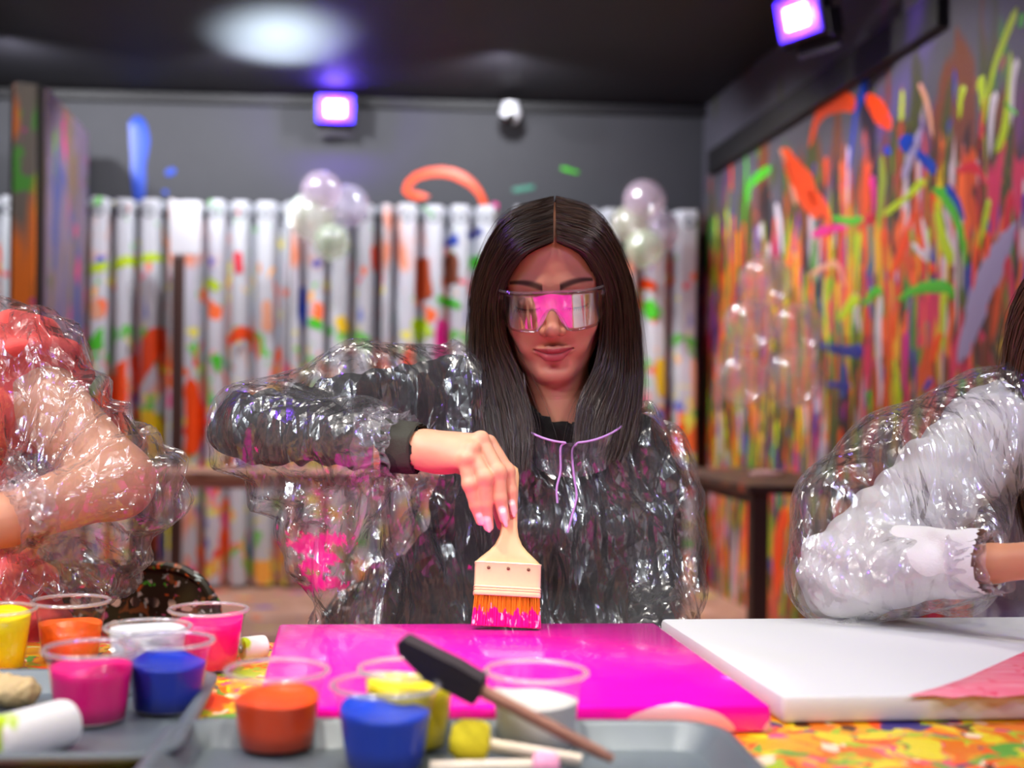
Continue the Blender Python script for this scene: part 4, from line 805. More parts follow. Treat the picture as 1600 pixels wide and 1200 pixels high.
fing = {'pinky': ([(528, 322, 1.374), (548, 430, 1.370), (578, 535, 1.374), (602, 612, 1.378)], (.0088, .0078, .0070, .0056)),
        'ring': ([(552, 270, 1.379), (622, 400, 1.369), (626, 530, 1.373), (642, 640, 1.379)], (.0096, .0090, .0078, .0060)),
        'middle': ([(602, 220, 1.389), (688, 372, 1.377), (698, 500, 1.376), (720, 600, 1.379)], (.0100, .0092, .0080, .0062)),
        'index': ([(642, 228, 1.404), (732, 368, 1.394), (752, 468, 1.391), (762, 560, 1.390)], (.0098, .0088, .0076, .0058))}
for nm, (pts, rr) in fing.items():
    pts = [hp(*q) for q in pts]
    f = Sdf(hs.lo, hs.lo + (hs.n-1)*hs.h, hs.h)
    for i in range(3): f.cap(pts[i], pts[i+1], rr[i], rr[i+1], .003)
    f.ell(pts[1], (rr[1]*1.06,)*3, .004); hs.put(f.a, (slice(None),)*3, .0022 if nm != 'index' else .002, 'u')
hs.cap(hp(470, 300, 1.425), hp(640, 380, 1.437), .017, .0115, .012).cap(hp(640, 380, 1.437), hp(690, 520, 1.424), .0115, .0100, .004).cap(hp(690, 520, 1.424), hp(712, 630, 1.408), .0100, .0075, .003)
for (cx, cy, Y) in ((535, 300, 1.369), (560, 248, 1.374), (606, 196, 1.386)): hs.ell(hp(cx, cy, Y), (.0075, .0060, .0060), .007)
nails = [(hp(712, 572, 1.3705), hp(729, 634, 1.3725), .0056, .0034), (hp(757, 535, 1.3835), hp(768, 588, 1.385), .0050, .003), (hp(634, 610, 1.3725), hp(645, 662, 1.3745), .0050, .0030), (hp(597, 590, 1.372), hp(610, 628, 1.374), .0042, .0026)]
for a_, b_, r0, r1 in nails: hs.cap(a_, b_, r0*.72, r1*.72, .0012)
V, Q = hs.mesh(); V = relax(V, Q, 1, .35); C = np.tile(SK*np.array((1.06, 1.04, 1.02)), (len(V), 1))
C = C*(1 + .05*wsin(V, 60, 4))[:, None]
for a_, b_, r0, r1 in nails:
    ba = b_ - a_; t = np.clip((V - a_) @ ba/(ba @ ba), -.15, 1.3); dd = np.linalg.norm(V - a_ - t[:, None]*ba, axis=1); C = lerp(C, sm(-dd, -(r0 + .0007), -(r0 - .0009))*(V[:, 1] < a_[1] + .004), (240, 205, 200))
for cx, cy, Y in ((622, 400, 1.36), (688, 372, 1.368), (732, 368, 1.385)):
    dd = np.linalg.norm(V - hp(cx, cy, Y), axis=1); C = lerp(C, .3*np.exp(-(dd/.006)**2), (170, 95, 80))
hand_v, hand_q, hand_c = V, Q, C
# clothed body
SR, SL, EL, WR = p3(722, 618, 1.645), p3(985, 712, 1.68), p3(386, 668, 1.515), p3(655, 700, 1.408)
def torso(s, g=0.0, arms=True):
    s.cap(p3(775, 690, 1.69), p3(965, 715, 1.70), .066+g, .062+g, 0); s.cap(p3(775, 800, 1.70), p3(945, 810, 1.70), .092+g, .090+g, .06); s.cap(p3(705, 960, 1.71), p3(935, 960, 1.71), .108+g, .105+g, .06); s.cap(p3(740, 1110, 1.74), p3(950, 1110, 1.74), .115+g, .115+g, .05)
    s.cap(p3(880, 690, 1.69), p3(876, 650, 1.675), .055+g, .046+g, .03)
    if arms:
        s.cap(SR, EL, .056+g, .041+g, .04).cap(EL, WR + (EL-WR)*.12, .041+g, .030+g, .02)
        s.cap(SL, p3(1000, 880, 1.66), .056+g, .047+g, .04).cap(p3(1000, 880, 1.66), p3(965, 1020, 1.62), .046+g, .034+g, .02)
    return s
blo = np.array((p3(300, 0, 1.5)[0], 1.33, .50)); bhi = np.array((p3(1130, 0, 1.66)[0], 1.90, p3(0, 500, 1.6)[2]))
bs = torso(Sdf(blo, bhi, .007), -.014); bs.cap(p3(760, 1130, 1.74), p3(740, 1130, 1.36), .07, .06, .03).cap(p3(930, 1130, 1.74), p3(950, 1130, 1.36), .07, .06, .03); bv, bq = bs.mesh()
VV = np.concatenate([hw, hand_v, bv]); QQ = np.concatenate([hq, hand_q + len(hw), bq + len(hw) + len(hand_v)]); CC = np.concatenate([HC0, hand_c, np.tile(SK, (len(bv), 1))])
body = qmesh('body', VV, QQ, skin_m, woman, world=True, attrs={'Col': CC})
# legs and feet under the table
tro = mat('dark_trousers', (26, 26, 30), .8)
def trousers(parent, cx, cy, kz=.47, m=tro):
    s = Sdf((cx-.25, cy-.6, -.0), (cx+.25, cy+.2, .72), .008); s.cap((cx-.07, cy, kz+.13), (cx+.07, cy, kz+.13), .125, .125, 0)
    for q in (-1, 1): s.cap((cx+q*.09, cy, kz+.10), (cx+q*.1, cy-.40, kz+.085), .085, .062, .03).cap((cx+q*.1, cy-.40, kz+.085), (cx+q*.1, cy-.36, .08), .06, .045, .02).cap((cx+q*.1, cy-.33, .045), (cx+q*.1, cy-.52, .035), .042, .034, .02)
    v, q = s.mesh(); v[:, 2] = np.maximum(v[:, 2], .001); return qmesh('trousers', v, q, m, parent, world=True)
trousers(woman, p3(845, 1000, 1.74)[0], 1.73)
shirt_m = mat('charcoal_sweatshirt', (40, 38, 36), .85, spec=.25, bscale=400, bstr=.25)
def sw_fold(V):
    ax_ = np.array(EL - SR); t = (V - SR) @ ax_/(ax_ @ ax_); arm = sm(t, .02, .2)*sm(-V[:, 0], -p3(760, 0, 1.6)[0], -p3(700, 0, 1.6)[0])
    w_ = V @ np.array((1.0, .25, .55)); return arm*(.0035*np.sin(w_*95 + 4*wsin(V, 5, 3)) + .0018*np.sin(w_*170 + 3*wsin(V, 7, 6))) + (1-arm)*.005*np.sin(V @ np.array((.5, .2, .85))*75 + 2.2*wsin(V, 4, 5))
ss = torso(Sdf(blo, bhi, .0045)); ss.cap(WR + (EL-WR)*.20, WR + (EL-WR)*.01, .0305, .0265, .004)
ss.cap(p3(878, 640, 1.672), p3(874, 560, 1.66), .046, .06, .004, 's')
def sw_keep(V): 
    d = (WR - EL)/np.linalg.norm(WR - EL); t = (V - WR) @ d; near = np.linalg.norm(V - WR, axis=1) < .07; return ~(near & (t > .004)) & (V[:, 2] > .60)
drape(ss, 'sweatshirt', shirt_m, woman, sw_keep, f=9, amp=.004, f2=30, amp2=.001, seed=5, fold=sw_fold, it=2)
cuff_m = mat('ribbed_cuff', (52, 50, 40), .85, bscale=300, bstr=.3)
d_ = Vector(WR - EL).normalized(); c0 = Vector(WR) - d_*.046
cf = MB(); prof = [(.0290, .0), (.0318, .004), (.0312, .02), (.0302, .036), (.0290, .044), (.0265, .046), (.0235, .040)]; Mq = d_.to_track_quat('Z', 'Y').to_matrix(); cf.lathe(prof, 40, c0, M=Mq)
cf.V = [v + (v - c0 - d_*((v - c0).dot(d_))).normalized()*.0012*sin(atan2((v - c0).dot(Mq.col[1]), (v - c0).dot(Mq.col[0]))*7 + 3*noise.noise(v*40)) for v in cf.V]
cf.build('cuff', cuff_m, woman, world=True)
# hair
GL = [[(-.0005, -.022, .076), (-.039, -.013, .056), (-.064, .014, .012), (-.061, .024, -.045), (-.038, .018, -.10), (-.024, .0, -.16), (-.03, -.012, -.215)],
      [(.0008, .0, .108), (-.052, .012, .082), (-.079, .032, .02), (-.085, .04, -.05), (-.082, .03, -.12), (-.072, .008, -.19), (-.062, -.01, -.245)],
      [(.0055, .05, .141), (-.052, .06, .114), (-.086, .075, .045), (-.092, .08, -.03), (-.088, .07, -.11), (-.08, .045, -.18), (-.07, .03, -.235)],
      [(.003, .12, .133), (-.045, .135, .11), (-.075, .15, .04), (-.08, .155, -.04), (-.08, .15, -.12), (-.075, .13, -.2), (-.07, .12, -.26)],
      [(.003, .165, .10), (-.02, .185, .06), (-.025, .19, 0), (-.025, .185, -.07), (-.02, .175, -.14), (-.02, .165, -.21), (-.02, .15, -.27)]]
GR = [[(.0035, -.022, .076), (.039, -.012, .059), (.064, .012, .02), (.070, .024, -.03), (.063, .021, -.08), (.038, .008, -.13), (.032, -.006, -.19)],
      [(.0045, .0, .11), (.058, .012, .09), (.09, .03, .03), (.1, .04, -.04), (.1, .035, -.11), (.085, .015, -.17), (.072, .0, -.205)],
      [(.0085, .05, .141), (.058, .06, .12), (.098, .075, .055), (.115, .08, -.015), (.119, .07, -.09), (.11, .045, -.15), (.098, .03, -.195)],
      [(.011, .12, .133), (.05, .135, .112), (.085, .15, .045), (.1, .155, -.03), (.1, .15, -.11), (.095, .13, -.18), (.09, .12, -.24)],
      [(.008, .165, .10), (.02, .185, .06), (.025, .19, 0), (.025, .185, -.07), (.02, .175, -.14), (.02, .165, -.21), (.02, .15, -.27)]]
hm_ = hair_mat('dark_brown_hair', (34, 21, 15), (82, 54, 38))
ho = hair([GL, GR], E, 6400, 3, 'hair', hm_, woman)
# lashes
lb = MB()
for q in (-1, 1):
    for i in range(13):
        e = -1 + i/6; x = q*.031 + q*e*.0145; z = -.0080 - .0020*(1 - e*e); y = -.0800 + .006*e*e*(1 if e > 0 else .5)
        lb.tube([HM @ Vector((x, y + .001, z)), HM @ Vector((x + q*e*.0015, y - .0045, z - .0015)), HM @ Vector((x + q*e*.0035, y - .0078, z - .0010))], [.00045, .0004, .0002], 4)
lb.build('eyelashes', mat('lash', (14, 10, 10), .5), woman, world=True)
# safety glasses worn by the woman
gl_m = film('lens_plastic', .7, .0, .015, (.965, .955, .965, 1), ior=1.55, base=.24)
gt_m = film('glasses_frame', .8, .08, .05, (.93, .92, .95, 1), hazecol=(.9, .85, .92, 1), base=.10)
sg = empty('safety_glasses', O + HR @ Vector((0, -.108, -.03)), 'clear wraparound safety glasses on the woman\'s face', 'glasses')
def gp(s_, z, o_=0.0): return HM @ Vector(((.0655 + o_)*s_, -.1085 - o_*(1 - s_*s_) + .036*abs(s_)**4.2 - z*.16, z))
V = []; Fc = []; ns, nz = 64, 10
for o_ in (0, .0016):
    for i in range(ns+1):
        s_ = -1 + 2*i/ns; x = .0655*s_; zt = .0195 - .003*abs(s_)**4; zb = -.034 + .004*abs(s_)**3 + .030*math.exp(-(x/.0115)**2) + .012*max(0, abs(s_) - .85)/.15
        for j in range(nz+1): V.append(gp(s_, zb + (zt - zb)*j/nz, o_))
m_ = (ns+1)*(nz+1)
for b0, fl_ in ((0, 1), (m_, 0)):
    for i in range(ns):
        for j in range(nz): q = [b0 + i*(nz+1) + j, b0 + i*(nz+1) + j + 1, b0 + (i+1)*(nz+1) + j + 1, b0 + (i+1)*(nz+1) + j]; Fc.append(q if fl_ else q[::-1])
for i in range(ns):
    for j in (0, nz): Fc.append([i*(nz+1)+j, (i+1)*(nz+1)+j, m_+(i+1)*(nz+1)+j, m_+i*(nz+1)+j])
mesh('lens', V, Fc, gl_m, sg, True, world=True)
MB().tube([gp(s_/20, .0205 - .003*abs(s_/20)**4, .001) for s_ in range(-20, 21)], .0017, 8).build('brow_bar', gt_m, sg, world=True)
MB().tube([gp(s_, z, .0005) for s_, z in ((-.30, -.031), (-.25, -.024), (-.16, -.012), (-.08, -.0045), (0, -.003), (.08, -.0045), (.16, -.012), (.25, -.024), (.30, -.031))], .0022, 8).build('nose_piece', gt_m, sg, world=True)
for q in (-1, 1): MB().tube([gp(q, .008), HM @ Vector((q*.0700, -.05, .007)), HM @ Vector((q*.0765, .0, .004)), HM @ Vector((q*.0785, .03, -.01))], .0026, 8).build('temple', gt_m, sg, world=True)
# poncho
ps = Sdf(np.array((p3(270, 0, 1.5)[0], 1.30, .64)), np.array((p3(1160, 0, 1.66)[0], 1.93, p3(0, 480, 1.6)[2])), .0048)
ps.cap(p3(765, 690, 1.69), p3(970, 715, 1.70), .080, .076, 0); ps.cap(p3(765, 800, 1.70), p3(955, 810, 1.70), .110, .108, .06); ps.cap(p3(700, 960, 1.71), p3(945, 965, 1.71), .126, .122, .06); ps.cap(p3(690, 1060, 1.72), p3(960, 1060, 1.72), .13, .13, .05)
ps.cap(p3(735, 612, 1.65), p3(560, 620, 1.59), .070, .068, .04).cap(p3(560, 620, 1.59), p3(395, 668, 1.515), .066, .056, .03)
ps.cap(p3(395, 672, 1.512), p3(560, 690, 1.442), .058, .050, .02).cap(p3(560, 690, 1.445), p3(625, 697, 1.418), .050, .036, .02)
ps.tri(p3(385, 690, 1.52), p3(690, 690, 1.60), p3(525, 895, 1.50), .040, .03); ps.tri(p3(690, 690, 1.62), p3(525, 895, 1.50), p3(555, 1020, 1.52), .042, .03); ps.tri(p3(690, 690, 1.62), p3(555, 1020, 1.52), p3(720, 1000, 1.60), .045, .03); ps.tri(p3(420, 700, 1.50), p3(600, 735, 1.44), p3(540, 830, 1.46), .026, .03)
ps.cap(p3(985, 712, 1.68), p3(1020, 800, 1.67), .062, .062, .05).cap(p3(1020, 800, 1.67), p3(1042, 925, 1.62), .062, .048, .04).cap(p3(1042, 925, 1.62), p3(1030, 1000, 1.55), .045, .05, .03)
d3 = np.array(d_)
def pk(V):
    t = (V - WR) @ d3; near = np.linalg.norm(V - WR, axis=1) < .10; nk = p3(884, 668, 1.655); r = np.sqrt(((V[:, 0]-nk[0])/.078)**2 + ((V[:, 1]-nk[1])/.085)**2)
    return ~(near & (t > -.030)) & (V[:, 2] > .70) & ~((r < 1) & (V[:, 2] > p3(0, 708, 1.57)[2]))
def pst(V):
    c_ = p3(500, 868, 1.49); d = np.sqrt(((V[:, 0]-c_[0])/.042)**2 + ((V[:, 2]-c_[2])/.05)**2); a = (d + .55*wsin(V, 22, 9) + .3*wsin(V, 60, 2) < .62) & (V[:, 1] < 1.51)
    a2 = (wsin(V, 40, 21) + .6*wsin(V, 90, 4) > 1.52) & (V[:, 2] < p3(0, 640, 1.5)[2]) & (V[:, 0] < p3(760, 0, 1.6)[0]); return a*.85 + a2*.8*(1-a)
def pfold(V):
    w_ = np.array(p3(600, 700, 1.45)); r = V - w_; an = np.arctan2(r[:, 2], r[:, 0]); dd = np.linalg.norm(r, axis=1); left = sm(-V[:, 0], -p3(740, 0, 1.6)[0], -p3(660, 0, 1.6)[0])
    rad_ = (tri_w(an*2.6 + .35*wsin(V, 6, 8)) - .5)*.020*sm(dd, .02, .15)*left*sm(w_[2] - V[:, 2], -.01, .04); ver = (tri_w(V[:, 0]*17 + V[:, 2]*6 + .3*wsin(V, 5, 2)) - .5)*.016*(1-left); return rad_ + ver
pon = drape(ps, 'poncho', film_m, woman, pk, f=4.5, amp=.009, f2=17, amp2=.0025, seed=21, stain=pst, fold=pfold, it=2)
# gathered wrist of the sleeve
c1 = Vector(WR) - d_*.066; V = []; Fc = []; n, R_ = 72, 9; rs = random.Random(4)
for i in range(R_):
    t = i/(R_-1); r0 = .044 - .012*sin(t*pi*.5)**.7 + .008*max(0, t-.7)/.3
    for j in range(n): a = j/n*2*pi; r = r0*(1 + (.05 + .10*sin(t*pi))*sin(a*17 + 3*sin(a*3 + t*4)) + .05*noise.noise((cos(a)*4, sin(a)*4, t*5))); V.append(c1 + d_*(t*.046 + .003*sin(a*9)) + Mq @ Vector((r*cos(a), r*sin(a), 0)))
for i in range(R_-1):
    for j in range(n): k = (j+1) % n; Fc.append((i*n+j, i*n+k, (i+1)*n+k, (i+1)*n+j))
fr2 = film('gathered_film', .8, .22, .12, (.97, .95, .97, 1), bscale=70, bstr=1.0, hazecol=(.86, .78, .86, 1), base=.06)
g_ = mesh('sleeve_gather', V, Fc, fr2, pon, True, world=True)
# collar with drawstring
cc_ = P(893, 668, 1.645); V = []; Fc = []; n = 72; top = []
def col_pt(a, t):
    x, y = cos(a), sin(a); fr = max(0, -y); px_ = 893 + x*(88 + 4*t); zt = 650 + 42*fr**1.6 - 22*max(0, x)**10*max(0, 1 - abs(y)*1.2) ; zb = zt + 44 + 10*fr
    Yc = 1.645 + y*(.085 + .01*t); q = P(px_, zt*t + zb*(1-t), Yc); return q
for i in range(7):
    t = i/6
    for j in range(n): a = j/n*2*pi; q = col_pt(a, t); r = Vector((cos(a), sin(a), 0)); V.append(q + r*(.0025*sin(a*19 + 2*sin(4*a)) + .006*(t-.5)*sin(a*7) + .002*noise.noise(q*60)))
for i in range(6):
    for j in range(n): k = (j+1) % n; Fc.append((i*n+j, i*n+k, (i+1)*n+k, (i+1)*n+j))
mesh('collar', V, Fc, film('collar_film', .8, .09, .14, (.97, .95, .98, 1), bscale=50, bstr=1.0, hazecol=(.86, .78, .92, 1), base=.14, rough2=.3), pon, True, world=True)
str_m = mat('lilac_cord', (206, 150, 220), .5)
cord = MB(); gap0, gap1 = -pi/2 - .10, -pi/2 + .10
lp = [col_pt(a, 1.0) + Vector((cos(a), sin(a), 0))*.002 for a in np.linspace(gap1, gap0 + 2*pi, 60)]
cord.tube(lp, .0014, 8)
s1 = catmull([lp[-1], P(876, 700, 1.553), P(876, 735, 1.556), P(870, 762, 1.556), P(871, 786, 1.556)], 24); s2 = catmull([lp[0], P(894, 705, 1.553), P(897, 745, 1.556), P(901, 775, 1.556), P(894, 805, 1.556), P(887, 832, 1.556)], 24)
cord.tube(s1, .0014, 8); cord.tube(s2, .0014, 8); co = cord.build('drawstring', str_m, pon, world=True); co['label'] = 'lilac drawstring'
# ------------------------------------------------------------------ the flat brush in her hand
bb = P(790, 980, 1.362); pbx = empty('paint_brush', (bb.x, bb.y, bb.z), 'wide flat wooden brush loaded with pink paint in the woman\'s hand', 'brush'); pbx.rotation_euler = (radians(-15), radians(2.5), 0)
S = 1.375/F*1.02; W = 100*S; h_fe0, h_fe1, h_top = 46*S, 97*S, 250*S
hd = [(W*.49, h_fe1 - .004), (W*.49, h_fe1 + .001), (W*.42, h_fe1 + .006), (W*.30, h_fe1 + .0135), (W*.21, h_fe1 + .021), (W*.15, h_fe1 + .031), (W*.125, h_fe1 + .042), (W*.115, h_fe1 + .065), (W*.125, h_top - .012), (W*.10, h_top - .003), (W*.04, h_top)]
hb = MB(); rows = []; V = []; Fc = []
for x, z in hd:
    th = .0055 if z > h_fe1 + .02 else .0068; row = []
    for k in range(16):
        a = k/16*2*pi; ca, sa = cos(a), sin(a); row.append(len(V)); V.append((x*math.copysign(abs(ca)**.45, ca), th*math.copysign(abs(sa)**.45, sa), z))
    rows.append(row)
for r0, r1 in zip(rows, rows[1:]):
    for k in range(16): Fc.append((r0[k], r0[(k+1) % 16], r1[(k+1) % 16], r1[k]))
Fc.append(rows[0][::-1]); Fc.append(rows[-1]); mesh('handle', V, Fc, mat('brush_wood', (226, 180, 126), .45, bscale=60, bstr=.12, vec=(1.0, 1, .06), var=.12), pbx)
fe_m = layered('ferrule_metal', (222, 204, 156), [((150, 96, 60), (1, 1, 1), 60, .66, .06, 8), ((240, 222, 196), (1, 1, .2), 30, .52, .2, 5)], .28); fe_m.node_tree.nodes['Principled BSDF'].inputs['Metallic'].default_value = .15
def sup(x, th, z, n=28): return [(x*math.copysign(abs(cos(a))**.3, cos(a)), th*math.copysign(abs(sin(a))**.3, sin(a)), z) for a in [k/n*2*pi for k in range(n)]]
prof = [(0, 0), (.0006, .001), (.0006, .004), (-.0004, .0052), (.0008, .0066), (-.0004, .008), (.0008, .0094), (-.0002, .0108), (0, .013), (0, h_fe1 - h_fe0 - .002), (.0006, h_fe1 - h_fe0 - .001), (0, h_fe1 - h_fe0)]
V = []; 
for o_, z in prof: V += sup(W/2 + .0006 + o_, .0085 + o_, h_fe0 + z)
Fc = [(i*28+k, i*28+(k+1) % 28, (i+1)*28+(k+1) % 28, (i+1)*28+k) for i in range(len(prof)-1) for k in range(28)] + [list(range(28))[::-1], [(len(prof)-1)*28 + k for k in range(28)]]
fe = mesh('ferrule', V, Fc, fe_m, pbx); sharp(fe)
for x in (-.6, 0, .62): MB().lathe([(0, .0016), (.0014, .0013), (.002, 0), (.002, -.002)], 14, (x*W/2, -.0088, h_fe1 - .007), M=Matrix.Rotation(pi/2, 3, 'X')).build('rivet', mat('rivet_brown', (110, 66, 50), .4, metal=.4), fe)
# bristles with paint
m, nt, b = nmat('bristle'); L = nt.links.new; tc = N(nt, 'ShaderNodeTexCoord'); sx = N(nt, 'ShaderNodeSeparateXYZ'); L(tc.outputs['Object'], sx.inputs[0])
def noi(vec, sc_):
    mp = N(nt, 'ShaderNodeMapping'); mp.inputs['Scale'].default_value = vec; L(tc.outputs['Object'], mp.inputs[0]); no = N(nt, 'ShaderNodeTexNoise'); no.inputs['Scale'].default_value = sc_; no.inputs['Detail'].default_value = 3; L(mp.outputs[0], no.inputs['Vector']); return no.outputs[0]
cr = N(nt, 'ShaderNodeValToRGB'); el = cr.color_ramp.elements; el[0].position = .0; el[0].color = rgb(245, 60, 60); el[1].position = 1; el[1].color = rgb(190, 104, 10); e = el.new(.45); e.color = rgb(240, 120, 20)
hz_ = mth('MULTIPLY', sx.outputs[2], 1/h_fe0); L(mth('ADD', hz_, mth('MULTIPLY', mth('ADD', noi((1, 1, .03), 500), -.5), .45)), cr.inputs[0])
edge = mth('LESS_THAN', mth('ADD', hz_, mth('MULTIPLY', mth('ADD', noi((1, 1, .22), 190), -.5), 1.1)), .55)
mx = N(nt, 'ShaderNodeMix', data_type='RGBA'); L(edge, mx.inputs[0]); L(cr.outputs[0], mx.inputs[6]); mx.inputs[7].default_value = rgb(250, 0, 140)
glint = mth('MULTIPLY', edge, mth('GREATER_THAN', noi((1, 1, .35), 260), .62)); m5 = N(nt, 'ShaderNodeMix', data_type='RGBA'); L(glint, m5.inputs[0]); L(mx.outputs[2], m5.inputs[6]); m5.inputs[7].default_value = rgb(255, 205, 235); L(m5.outputs[2], b.inputs['Base Color']); b.inputs['Roughness'].default_value = .35  # pale glints painted into the colour of the wet paint
rs = np.random.RandomState(8); nS = 1500; bx = (rs.rand(nS)*2-1); by = (rs.rand(nS)*2-1); T = 6; tt = np.linspace(0, 1, T); z = h_fe0*1.05*(1-tt); pa = np.zeros((nS, T, 3))
pa[..., 0] = (bx[:, None]*(W/2 - .0008))*(1 + .045*tt[None]) + rs.normal(size=(nS, 1))*.0006*tt; pa[..., 1] = by[:, None]*.0072*(1 - .35*tt[None]) - .001*tt; pa[..., 2] = z[None] + np.abs(rs.normal(size=(nS, 1)))*.001*tt
vb, qb = tubes_np(pa, np.full((nS, T), .00055)*(1 - .3*tt)[None])
qmesh('bristles', vb, qb, m, pbx, True)
# ------------------------------------------------------------------ neighbours
def simple_head(root, Ew, yaw, pitch, hairc, seed, base):
    R = Matrix.Rotation(yaw, 3, 'Z') @ Matrix.Rotation(pitch, 3, 'X'); o_ = Vector(Ew) - R @ Vector((0, -.078, 0)); return HV0 @ np.array(R).T + np.array(o_), HQ0, HC0*np.array(base), R, o_
def rotg(G, R): return [[tuple(R @ Vector(p)) for p in g] for g in G]
# left: coral top
left = empty('person', (-.62, 1.72, 0), 'person in coral top and clear poncho at the left edge', 'person', 'people painting at the table')
lw, lq, lc, LR, LO = simple_head(left, P(-230, 330, 1.52), .1, radians(22), None, 1, (1.0, .98, .96))
SHl, ELl, WRl = p3(10, 560, 1.58), p3(182, 752, 1.47), p3(10, 812, 1.37)
s = Sdf((-.86, 1.20, .50), (-.33, 1.92, 1.20), .005); s.cap(p3(-215, 500, 1.62), p3(-150, 560, 1.66), .05, .07, 0); s.cap(p3(-260, 620, 1.66), p3(-30, 590, 1.64), .07, .06, .04); s.cap(p3(-150, 700, 1.68), p3(-140, 1000, 1.7), .115, .12, .05)
s.cap(SHl, ELl, .050, .043, .03).cap(ELl, WRl, .042, .030, .02).cap(WRl, p3(-95, 850, 1.30), .028, .026, .01).cap(p3(-95, 850, 1.30), p3(-160, 890, 1.27), .026, .014, .01)
v, q = s.mesh(); qmesh('body', np.concatenate([lw, v]), np.concatenate([lq, q + len(lw)]), skin_m, left, world=True, attrs={'Col': np.concatenate([lc, np.tile(SK*np.array((1.0, .95, .9)), (len(v), 1))])})
coral = mat('coral_chiffon', (255, 96, 88), .7, bscale=200, bstr=.2, spec=.3)
s = Sdf((-.92, 1.25, .56), (-.28, 1.98, 1.25), .005); s.cap(p3(-260, 640, 1.66), p3(0, 610, 1.63), .085, .09, 0).ell(p3(28, 598, 1.57), (.085, .085, .085), .03).cap(p3(-130, 720, 1.68), p3(-110, 1010, 1.68), .14, .165, .05).cap(p3(-10, 800, 1.62), p3(10, 1000, 1.58), .06, .075, .05)
s.cap(p3(-215, 500, 1.62), p3(-150, 420, 1.60), .06, .07, .01, 's')
cf_ = lambda V: .010*np.sin(V @ np.array((.75, .3, .6))*70 + 2.5*wsin(V, 5, 3)) + .006*np.sin(V @ np.array((-.6, .3, .75))*105 + 2*wsin(V, 6, 9))
drape(s, 'coral_top', coral, left, lambda V: V[:, 2] > .60, f=8, amp=.004, amp2=.001, seed=3, fold=cf_)
trousers(left, -.62, 1.72, m=coral)
hair([rotg(GL, LR @ HR.inverted()), rotg(GR, LR @ HR.inverted())], P(-230, 330, 1.52), 1600, 5, 'hair', hm_, left, rad=.0010)
s = Sdf((-.95, 1.18, .66), (-.24, 1.98, 1.30), .0048); s.cap(p3(-270, 640, 1.66), p3(0, 600, 1.62), .10, .105, 0).cap(p3(20, 585, 1.57), p3(110, 680, 1.52), .098, .07, .04).cap(p3(110, 680, 1.52), p3(212, 752, 1.46), .066, .06, .03)
s.tri(p3(110, 690, 1.5), p3(222, 765, 1.46), p3(160, 872, 1.46), .045, .03).tri(p3(-20, 800, 1.42), p3(110, 700, 1.48), p3(150, 872, 1.46), .04, .03).tri(p3(-20, 800, 1.42), p3(20, 890, 1.46), p3(150, 872, 1.46), .038, .03).cap(p3(200, 768, 1.46), p3(60, 800, 1.40), .055, .046, .02)
s.cap(p3(-130, 720, 1.68), p3(-110, 1010, 1.68), .155, .175, .05)
d2 = (WRl - ELl)/np.linalg.norm(WRl - ELl)
lk = lambda V: (V[:, 2] > .705) & ~((np.linalg.norm(V - WRl, axis=1) < .09) & (((V - WRl) @ d2) > .0)) & ~((np.abs(V[:, 0] - P(-150, 0, 1.6).x) < .10) & (V[:, 2] > p3(0, 560, 1.62)[2]) & (np.abs(V[:, 1]-1.63) < .10))
lfo = lambda V: (tri_w(np.arctan2(V[:, 2]-WRl[2], V[:, 0]-WRl[0])*3.2 + .4*wsin(V, 6, 4)) - .5)*.016*sm(np.linalg.norm(V-WRl, axis=1), .04, .16)
lst = lambda V: ((wsin(V, 30, 3) + .5*wsin(V, 70, 8) > 1.25) & (V[:, 2] < p3(0, 850, 1.5)[2]))*.85
lp_ = drape(s, 'poncho', film_m, left, lk, f=4.5, amp=.009, f2=16, amp2=.002, seed=31, stain=lst, fold=lfo)
def gather(parent, WRp, dirv, r0, seed, back=.0):
    d = Vector(dirv).normalized(); Mq_ = d.to_track_quat('Z', 'Y').to_matrix(); V = []; Fc = []; n, R_ = 60, 8; c_ = Vector(WRp) - d*(.04 - back)
    for i in range(R_):
        t = i/(R_-1); rr = r0*(1.35 - .35*sin(t*pi*.5)**.7 + .18*max(0, t-.7)/.3)
        for j in range(n): a = j/n*2*pi; r = rr*(1 + (.05 + .09*sin(t*pi))*sin(a*15 + 3*sin(a*3 + t*4 + seed))); V.append(c_ + d*(t*.045) + Mq_ @ Vector((r*cos(a), r*sin(a), 0)))
    for i in range(R_-1):
        for j in range(n): k = (j+1) % n; Fc.append((i*n+j, i*n+k, (i+1)*n+k, (i+1)*n+j))
    return mesh('sleeve_gather', V, Fc, fr2, parent, True, world=True)
gather(lp_, WRl, d2, .034, 1)
# right: white blouse and hooded poncho
right = empty('person', (.86, 1.74, 0), 'person in white blouse and hooded clear poncho at the right edge', 'person', 'people painting at the table')
rw, rq, rc, RR, RO = simple_head(right, P(1735, 560, 1.50), -.35, radians(28), None, 2, (1.0, .98, .95))
SHr, ELr, WRr = p3(1545, 680, 1.60), p3(1325, 895, 1.47), p3(1550, 880, 1.335)
s = Sdf((.44, 1.10, .50), (1.16, 1.95, 1.20), .005); s.cap(p3(1700, 610, 1.60), p3(1690, 700, 1.64), .048, .07, 0).cap(p3(1570, 690, 1.63), p3(1820, 690, 1.66), .05, .05, .04).cap(p3(1690, 780, 1.66), p3(1690, 1000, 1.68), .11, .115, .05)
s.cap(SHr, ELr, .04, .036, .03).cap(ELr, WRr, .036, .020, .02).cap(WRr, p3(1660, 872, 1.28), .0205, .020, .01).cap(p3(1660, 872, 1.28), p3(1740, 900, 1.25), .022, .013, .01)
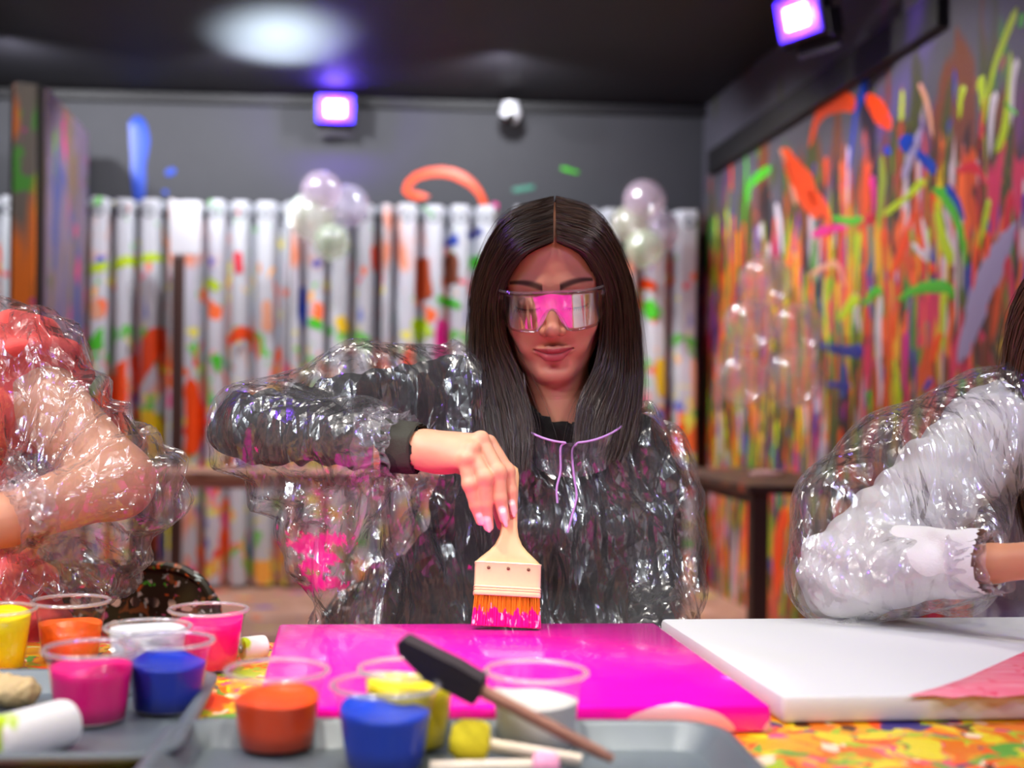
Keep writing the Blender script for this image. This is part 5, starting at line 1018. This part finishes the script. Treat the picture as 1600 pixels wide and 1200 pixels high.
v, q = s.mesh(); qmesh('body', np.concatenate([rw, v]), np.concatenate([rq, q + len(rw)]), skin_m, right, world=True, attrs={'Col': np.concatenate([rc, np.tile(SK*np.array((1.02, .92, .8)), (len(v), 1))])})
blouse = mat('white_blouse', (232, 228, 226), .75, bscale=350, bstr=.25, spec=.3)
s = Sdf((.40, 1.22, .56), (1.20, 1.98, 1.20), .0045); s.cap(p3(1570, 690, 1.63), p3(1820, 690, 1.66), .07, .07, 0).cap(p3(1690, 790, 1.66), p3(1690, 1010, 1.68), .13, .14, .05).cap(SHr, ELr, .062, .054, .04).cap(ELr, WRr, .054, .034, .025)
s.cap(p3(1700, 600, 1.60), p3(1700, 540, 1.58), .055, .065, .005, 's')
d4 = (WRr - ELr)/np.linalg.norm(WRr - ELr)
rfold = lambda V: .003*np.sin(V @ np.array((.8, .2, -.6))*70 + 2*wsin(V, 5, 3)) + .003*np.sin(V @ np.array((.5, .3, .8))*130 + 2*wsin(V, 6, 8))
drape(s, 'blouse', blouse, right, lambda V: (V[:, 2] > .6) & ~((np.linalg.norm(V - WRr, axis=1) < .08) & (((V - WRr) @ d4) > -.002)), f=9, amp=.003, amp2=.001, seed=9, fold=rfold)
trousers(right, .86, 1.74)
hm2 = hair_mat('brown_hair', (60, 38, 24), (130, 86, 50))
hair([rotg(GL, RR @ HR.inverted()), rotg(GR, RR @ HR.inverted())], P(1735, 560, 1.50), 2000, 6, 'hair', hm2, right, rad=.0010)
s = Sdf((.36, 1.18, .70), (1.25, 2.0, 1.42), .0048); s.cap(p3(1560, 690, 1.63), p3(1820, 690, 1.66), .088, .085, 0).cap(p3(1690, 790, 1.66), p3(1690, 1010, 1.68), .145, .155, .05).cap(p3(1545, 672, 1.60), p3(1400, 730, 1.54), .082, .07, .04).cap(p3(1400, 730, 1.54), p3(1325, 800, 1.49), .07, .066, .03).cap(p3(1325, 800, 1.49), p3(1305, 900, 1.455), .066, .060, .03).cap(p3(1305, 905, 1.455), p3(1545, 890, 1.345), .058, .038, .02).tri(p3(1545, 700, 1.58), p3(1320, 850, 1.47), p3(1500, 900, 1.44), .05, .03)
s.ell(p3(1728, 552, 1.58), (.112, .13, .155), .03).cap(p3(1695, 600, 1.62), p3(1700, 660, 1.63), .09, .09, .03)
rk = lambda V: (V[:, 2] > .778) & ~((np.linalg.norm(V - WRr, axis=1) < .09) & (((V - WRr) @ d4) > -.005)) & ~(((V - p3(1728, 552, 1.5)) @ np.array((-.25, -1, -.35)) > .055) & (V[:, 2] > p3(0, 640, 1.5)[2]) & (V[:, 0] > p3(1600, 0, 1.5)[0]))
rp_ = drape(s, 'poncho', film_m, right, rk, f=4.5, amp=.009, f2=16, amp2=.002, seed=51, stain=lambda V: np.zeros(len(V)))
gather(rp_, WRr, d4, .030, 3, .006)
